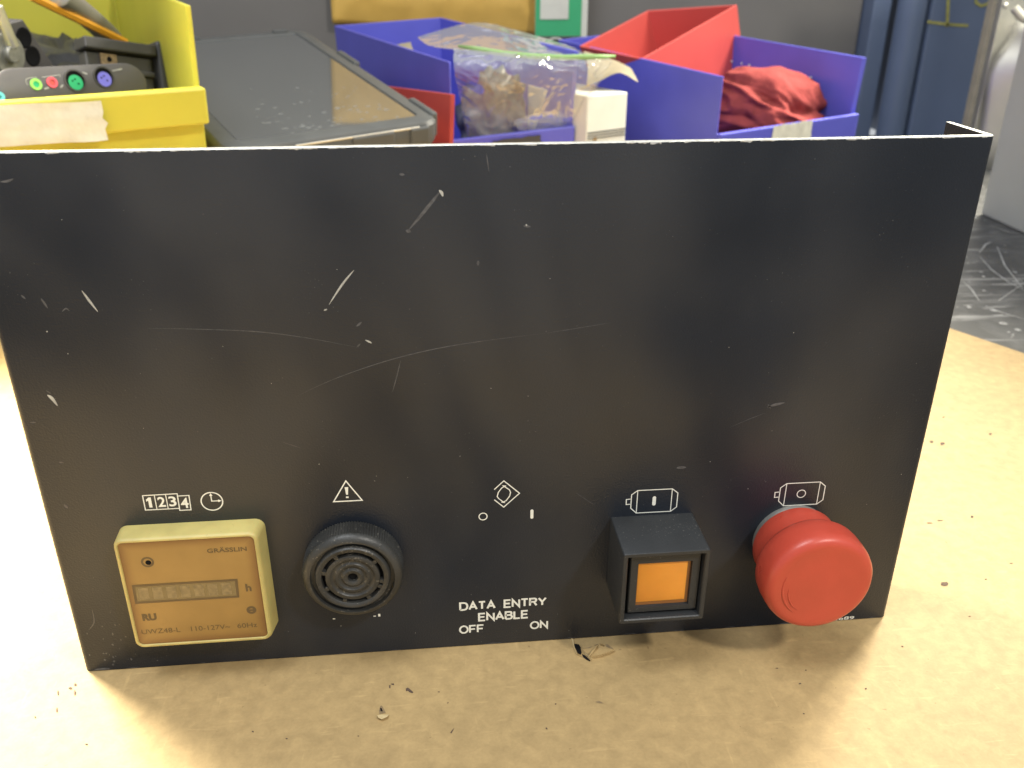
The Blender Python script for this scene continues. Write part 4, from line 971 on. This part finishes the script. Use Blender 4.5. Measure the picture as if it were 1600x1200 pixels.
# orange pencil-like rod and ribbed hose
bm = bmesh.new(); A, B = at(196, 66, 1, .515), at(48, -6, 1, .44); tube(bm, [A, A.lerp(B, .5), B], .0030, 6)
tag(mesh_obj('orange_rod', bm, M['orange']), 'thin orange rod lying diagonally across the yellow bin', 'rod')
bm = bmesh.new(); A, B, C = at(176, 62, 1, .54), at(140, 26, 1, .50), at(92, -8, 1, .46)
pts = [A.lerp(B, t / 30).lerp(B.lerp(C, t / 30), t / 30) for t in range(31)]
pts = [A.lerp(B, t / 60).lerp(B.lerp(C, t / 60), t / 60) for t in range(61)]
tube(bm, pts, .0075, 14, lambda i: .0075 + (.0009 if i % 2 else 0))
tag(mesh_obj('ribbed_hose', bm, M['ribbed'], smooth=True), 'grey ribbed hose curving along the yellow bin wall', 'hose')

# ------------------------------------------------------------------ things standing against the back wall
bm = bmesh.new()
e0, e1 = at(518, 38, 1, .985), at(851, 58, 1, .985); xw = e1.x - e0.x; n = 40; G = []
for j in range(n + 1):
    row = []
    for i in range(n + 1):
        x, z = i / n, j / n; q = Vector((x * 9, z * 7, 1)); ed = min(x, 1 - x, z, 1 - z)
        puff = .010 * min(1, ed * 9) + .0022 * (noise.noise(q * 1.5) + .8 * noise.noise(q * 4)) * min(1, ed * 12)
        row.append(bm.verts.new((e0.x + xw * x, 1.0 - puff - .0 + z * .018, e0.z + (e1.z - e0.z) * x + .30 * z)))
    G.append(row)
for j in range(n):
    for i in range(n): bm.faces.new((G[j][i], G[j][i + 1], G[j + 1][i + 1], G[j + 1][i]))
env = mesh_obj('padded_envelope', bm, M['mailer'], smooth=True)
md = env.modifiers.new('solid', 'SOLIDIFY'); md.thickness = .002; md.offset = -1
tag(env, 'golden yellow padded envelope hung on the dark wall', 'envelope')
sg = thing('sign', at(880, 60, 1, .975), 'green and white sign beside the yellow padded envelope', 'sign')
s0, s1 = at(836, 62, 1, .975), at(917, 58, 1, .975)
bm = bmesh.new(); box(bm, s0.x, s1.x, .975, .979, s1.z, s1.z + .30); mesh_obj('board', bm, M['white_card'], sg, bevel=.0006)
g1 = at(908, 30, 1, .975).x
bm = bmesh.new(); box(bm, s0.x, g1, .9735, .9748, s1.z + .0015, s1.z + .298); mesh_obj('green_field', bm, M['green_sign'], sg)
w1 = at(888, 30, 1, .972)
bm = bmesh.new(); box(bm, s0.x + .006, w1.x, .9722, .9733, w1.z, s1.z + .27); mesh_obj('white_field', bm, M['white_card'], sg)
bm = bmesh.new(); ac = at(868, 66, 1, .9725)
P = [(ac.x + .011 * math.cos(t), ac.z + .006 * math.sin(t)) for t in [math.pi * k / 12 for k in range(13)]]
P2_ = [(ac.x + .008 * math.cos(t), ac.z + .004 * math.sin(t)) for t in [math.pi * k / 12 for k in range(13)]]
for k in range(12): bm.faces.new([bm.verts.new((x, .9732, z)) for x, z in (P[k], P[k + 1], P2_[k + 1], P2_[k])])
mesh_obj('white_arc', bm, M['white_card'], sg)

# blue cabinet with chalked characters
cab = thing('blue_cabinet', (.90, 1.05, -.003), 'dark blue metal cabinet with yellow chalk marks at the right end of the wall', 'cabinet')
xl = at(1440, 100, 1, .96).x
bm = bmesh.new(); box(bm, xl, xl + .34, .96, 1.25, -.003, .75); mesh_obj('door_panel', bm, M['cabinet_blue'], cab, bevel=.003)
bm = bmesh.new(); xp = at(1408, 100, 1, .955).x
tube(bm, [(xp + .012, .975, -.003), (xp + .012, .975, .3), (xp + .012, .975, .75)], .019, 20); mesh_obj('corner_post', bm, M['cabinet_blue'], cab, smooth=True, auto=50)
bm = bmesh.new(); box(bm, .742, xp - .009, .99, 1.2, -.003, .75); q = mesh_obj('side_panel', bm, M['cabinet_blue'], cab, bevel=.002)
def chalk(px, w):
    bm = bmesh.new(); P = [at(u, v, 1, .9592) for u, v in px]
    for a, b in zip(P, P[1:]):
        t = (b - a).normalized(); s = Vector((-t.z, 0, t.x)) * w; a2, b2 = a - t * w * .5, b + t * w * .5
        y = Vector((0, -.0002 * (len(bm.faces) + 1) * .2, 0))
        bm.faces.new([bm.verts.new(q + y) for q in (a2 - s, b2 - s, b2 + s, a2 + s)])
    return bm
mesh_obj('chalk_character', chalk([(1484, -40), (1482, -10), (1480, 40)], .0022), M['chalk'], cab)
mesh_obj('chalk_stroke', chalk([(1450, 34), (1480, 38), (1512, 40)], .0018), M['chalk'], cab)
mesh_obj('chalk_character', chalk([(1549, -12), (1536, -16), (1525, -8), (1525, 4), (1533, 9), (1543, 6), (1549, -4), (1547, 20), (1542, 48)], .0018), M['chalk'], cab)

# pale upright board, curved steel machine part and grey case at the right
bm = bmesh.new(); a, b = at(1531, 100, 1, .90), at(1546, 100, 1, .90); box(bm, a.x, b.x, .90, .912, -.003, .40)
tag(mesh_obj('wooden_board', bm, M['pale_wood'], bevel=.0008), 'pale narrow upright board in front of the blue cabinet', 'board')
sm = thing('steel_guard', at(1560, 150, 1, .78), 'curved shiny steel guard between the pale board and grey case', 'machine guard')
bm = bmesh.new()
q0, q1 = at(1545, 100, 1, .80), at(1640, 100, 1, .80); box(bm, q0.x, q1.x, .80, .81, -.003, .40); mesh_obj('back_plate', bm, M['steel'], sm, bevel=.001)
# curved hood: lower edge sweeps from upper right to lower left
bm = bmesh.new(); L_, R_ = [], []
left = [(1592, 30), (1583, 52), (1572, 70), (1560, 84), (1550, 98), (1543, 115), (1538, 140), (1534, 175), (1528, 215), (1515, 300)]
right = [(1640, 30), (1640, 52), (1640, 70), (1640, 84), (1640, 98), (1640, 115), (1640, 140), (1640, 175), (1640, 215), (1640, 300)]
rows = []
for k, (l, r) in enumerate(zip(left, right)):
    y0 = .795 - .06 * math.sin(math.pi * min(1, k / 9) * .8); A = at(l[0], l[1], 1, .795); B = at(r[0], r[1], 1, .795); row = []
    for i in range(13):
        t = i / 12; p = A.lerp(B, t); p.y -= .045 * math.sin(math.pi * t * .75) * (1 - .03 * k); row.append(bm.verts.new(p))
    rows.append(row)
for A, B in zip(rows, rows[1:]):
    for i in range(12): bm.faces.new((A[i], A[i + 1], B[i + 1], B[i]))
h = mesh_obj('curved_hood', bm, M['steel'], sm, smooth=True); md = h.modifiers.new('solid', 'SOLIDIFY'); md.thickness = .002
bm = bmesh.new(); tube(bm, [at(1585, 12, 1, .77), at(1596, 26, 1, .765), at(1612, 34, 1, .76)], .005, 12); mesh_obj('hinge_pin', bm, M['steel'], sm, smooth=True, auto=50)
bm = bmesh.new(); bmesh.ops.create_uvsphere(bm, u_segments=14, v_segments=10, radius=.0035, matrix=Matrix.Translation(at(1571, 9, 1, .785))); mesh_obj('rivet', bm, M['steel'], sm, smooth=True)
bm = bmesh.new(); box(bm, .690, .98, -.10, .582, -.003, .42)
tag(mesh_obj('grey_case', bm, M['grey_box'], bevel=.002), 'plain grey machine case standing on the bench at the right edge', 'machine case')
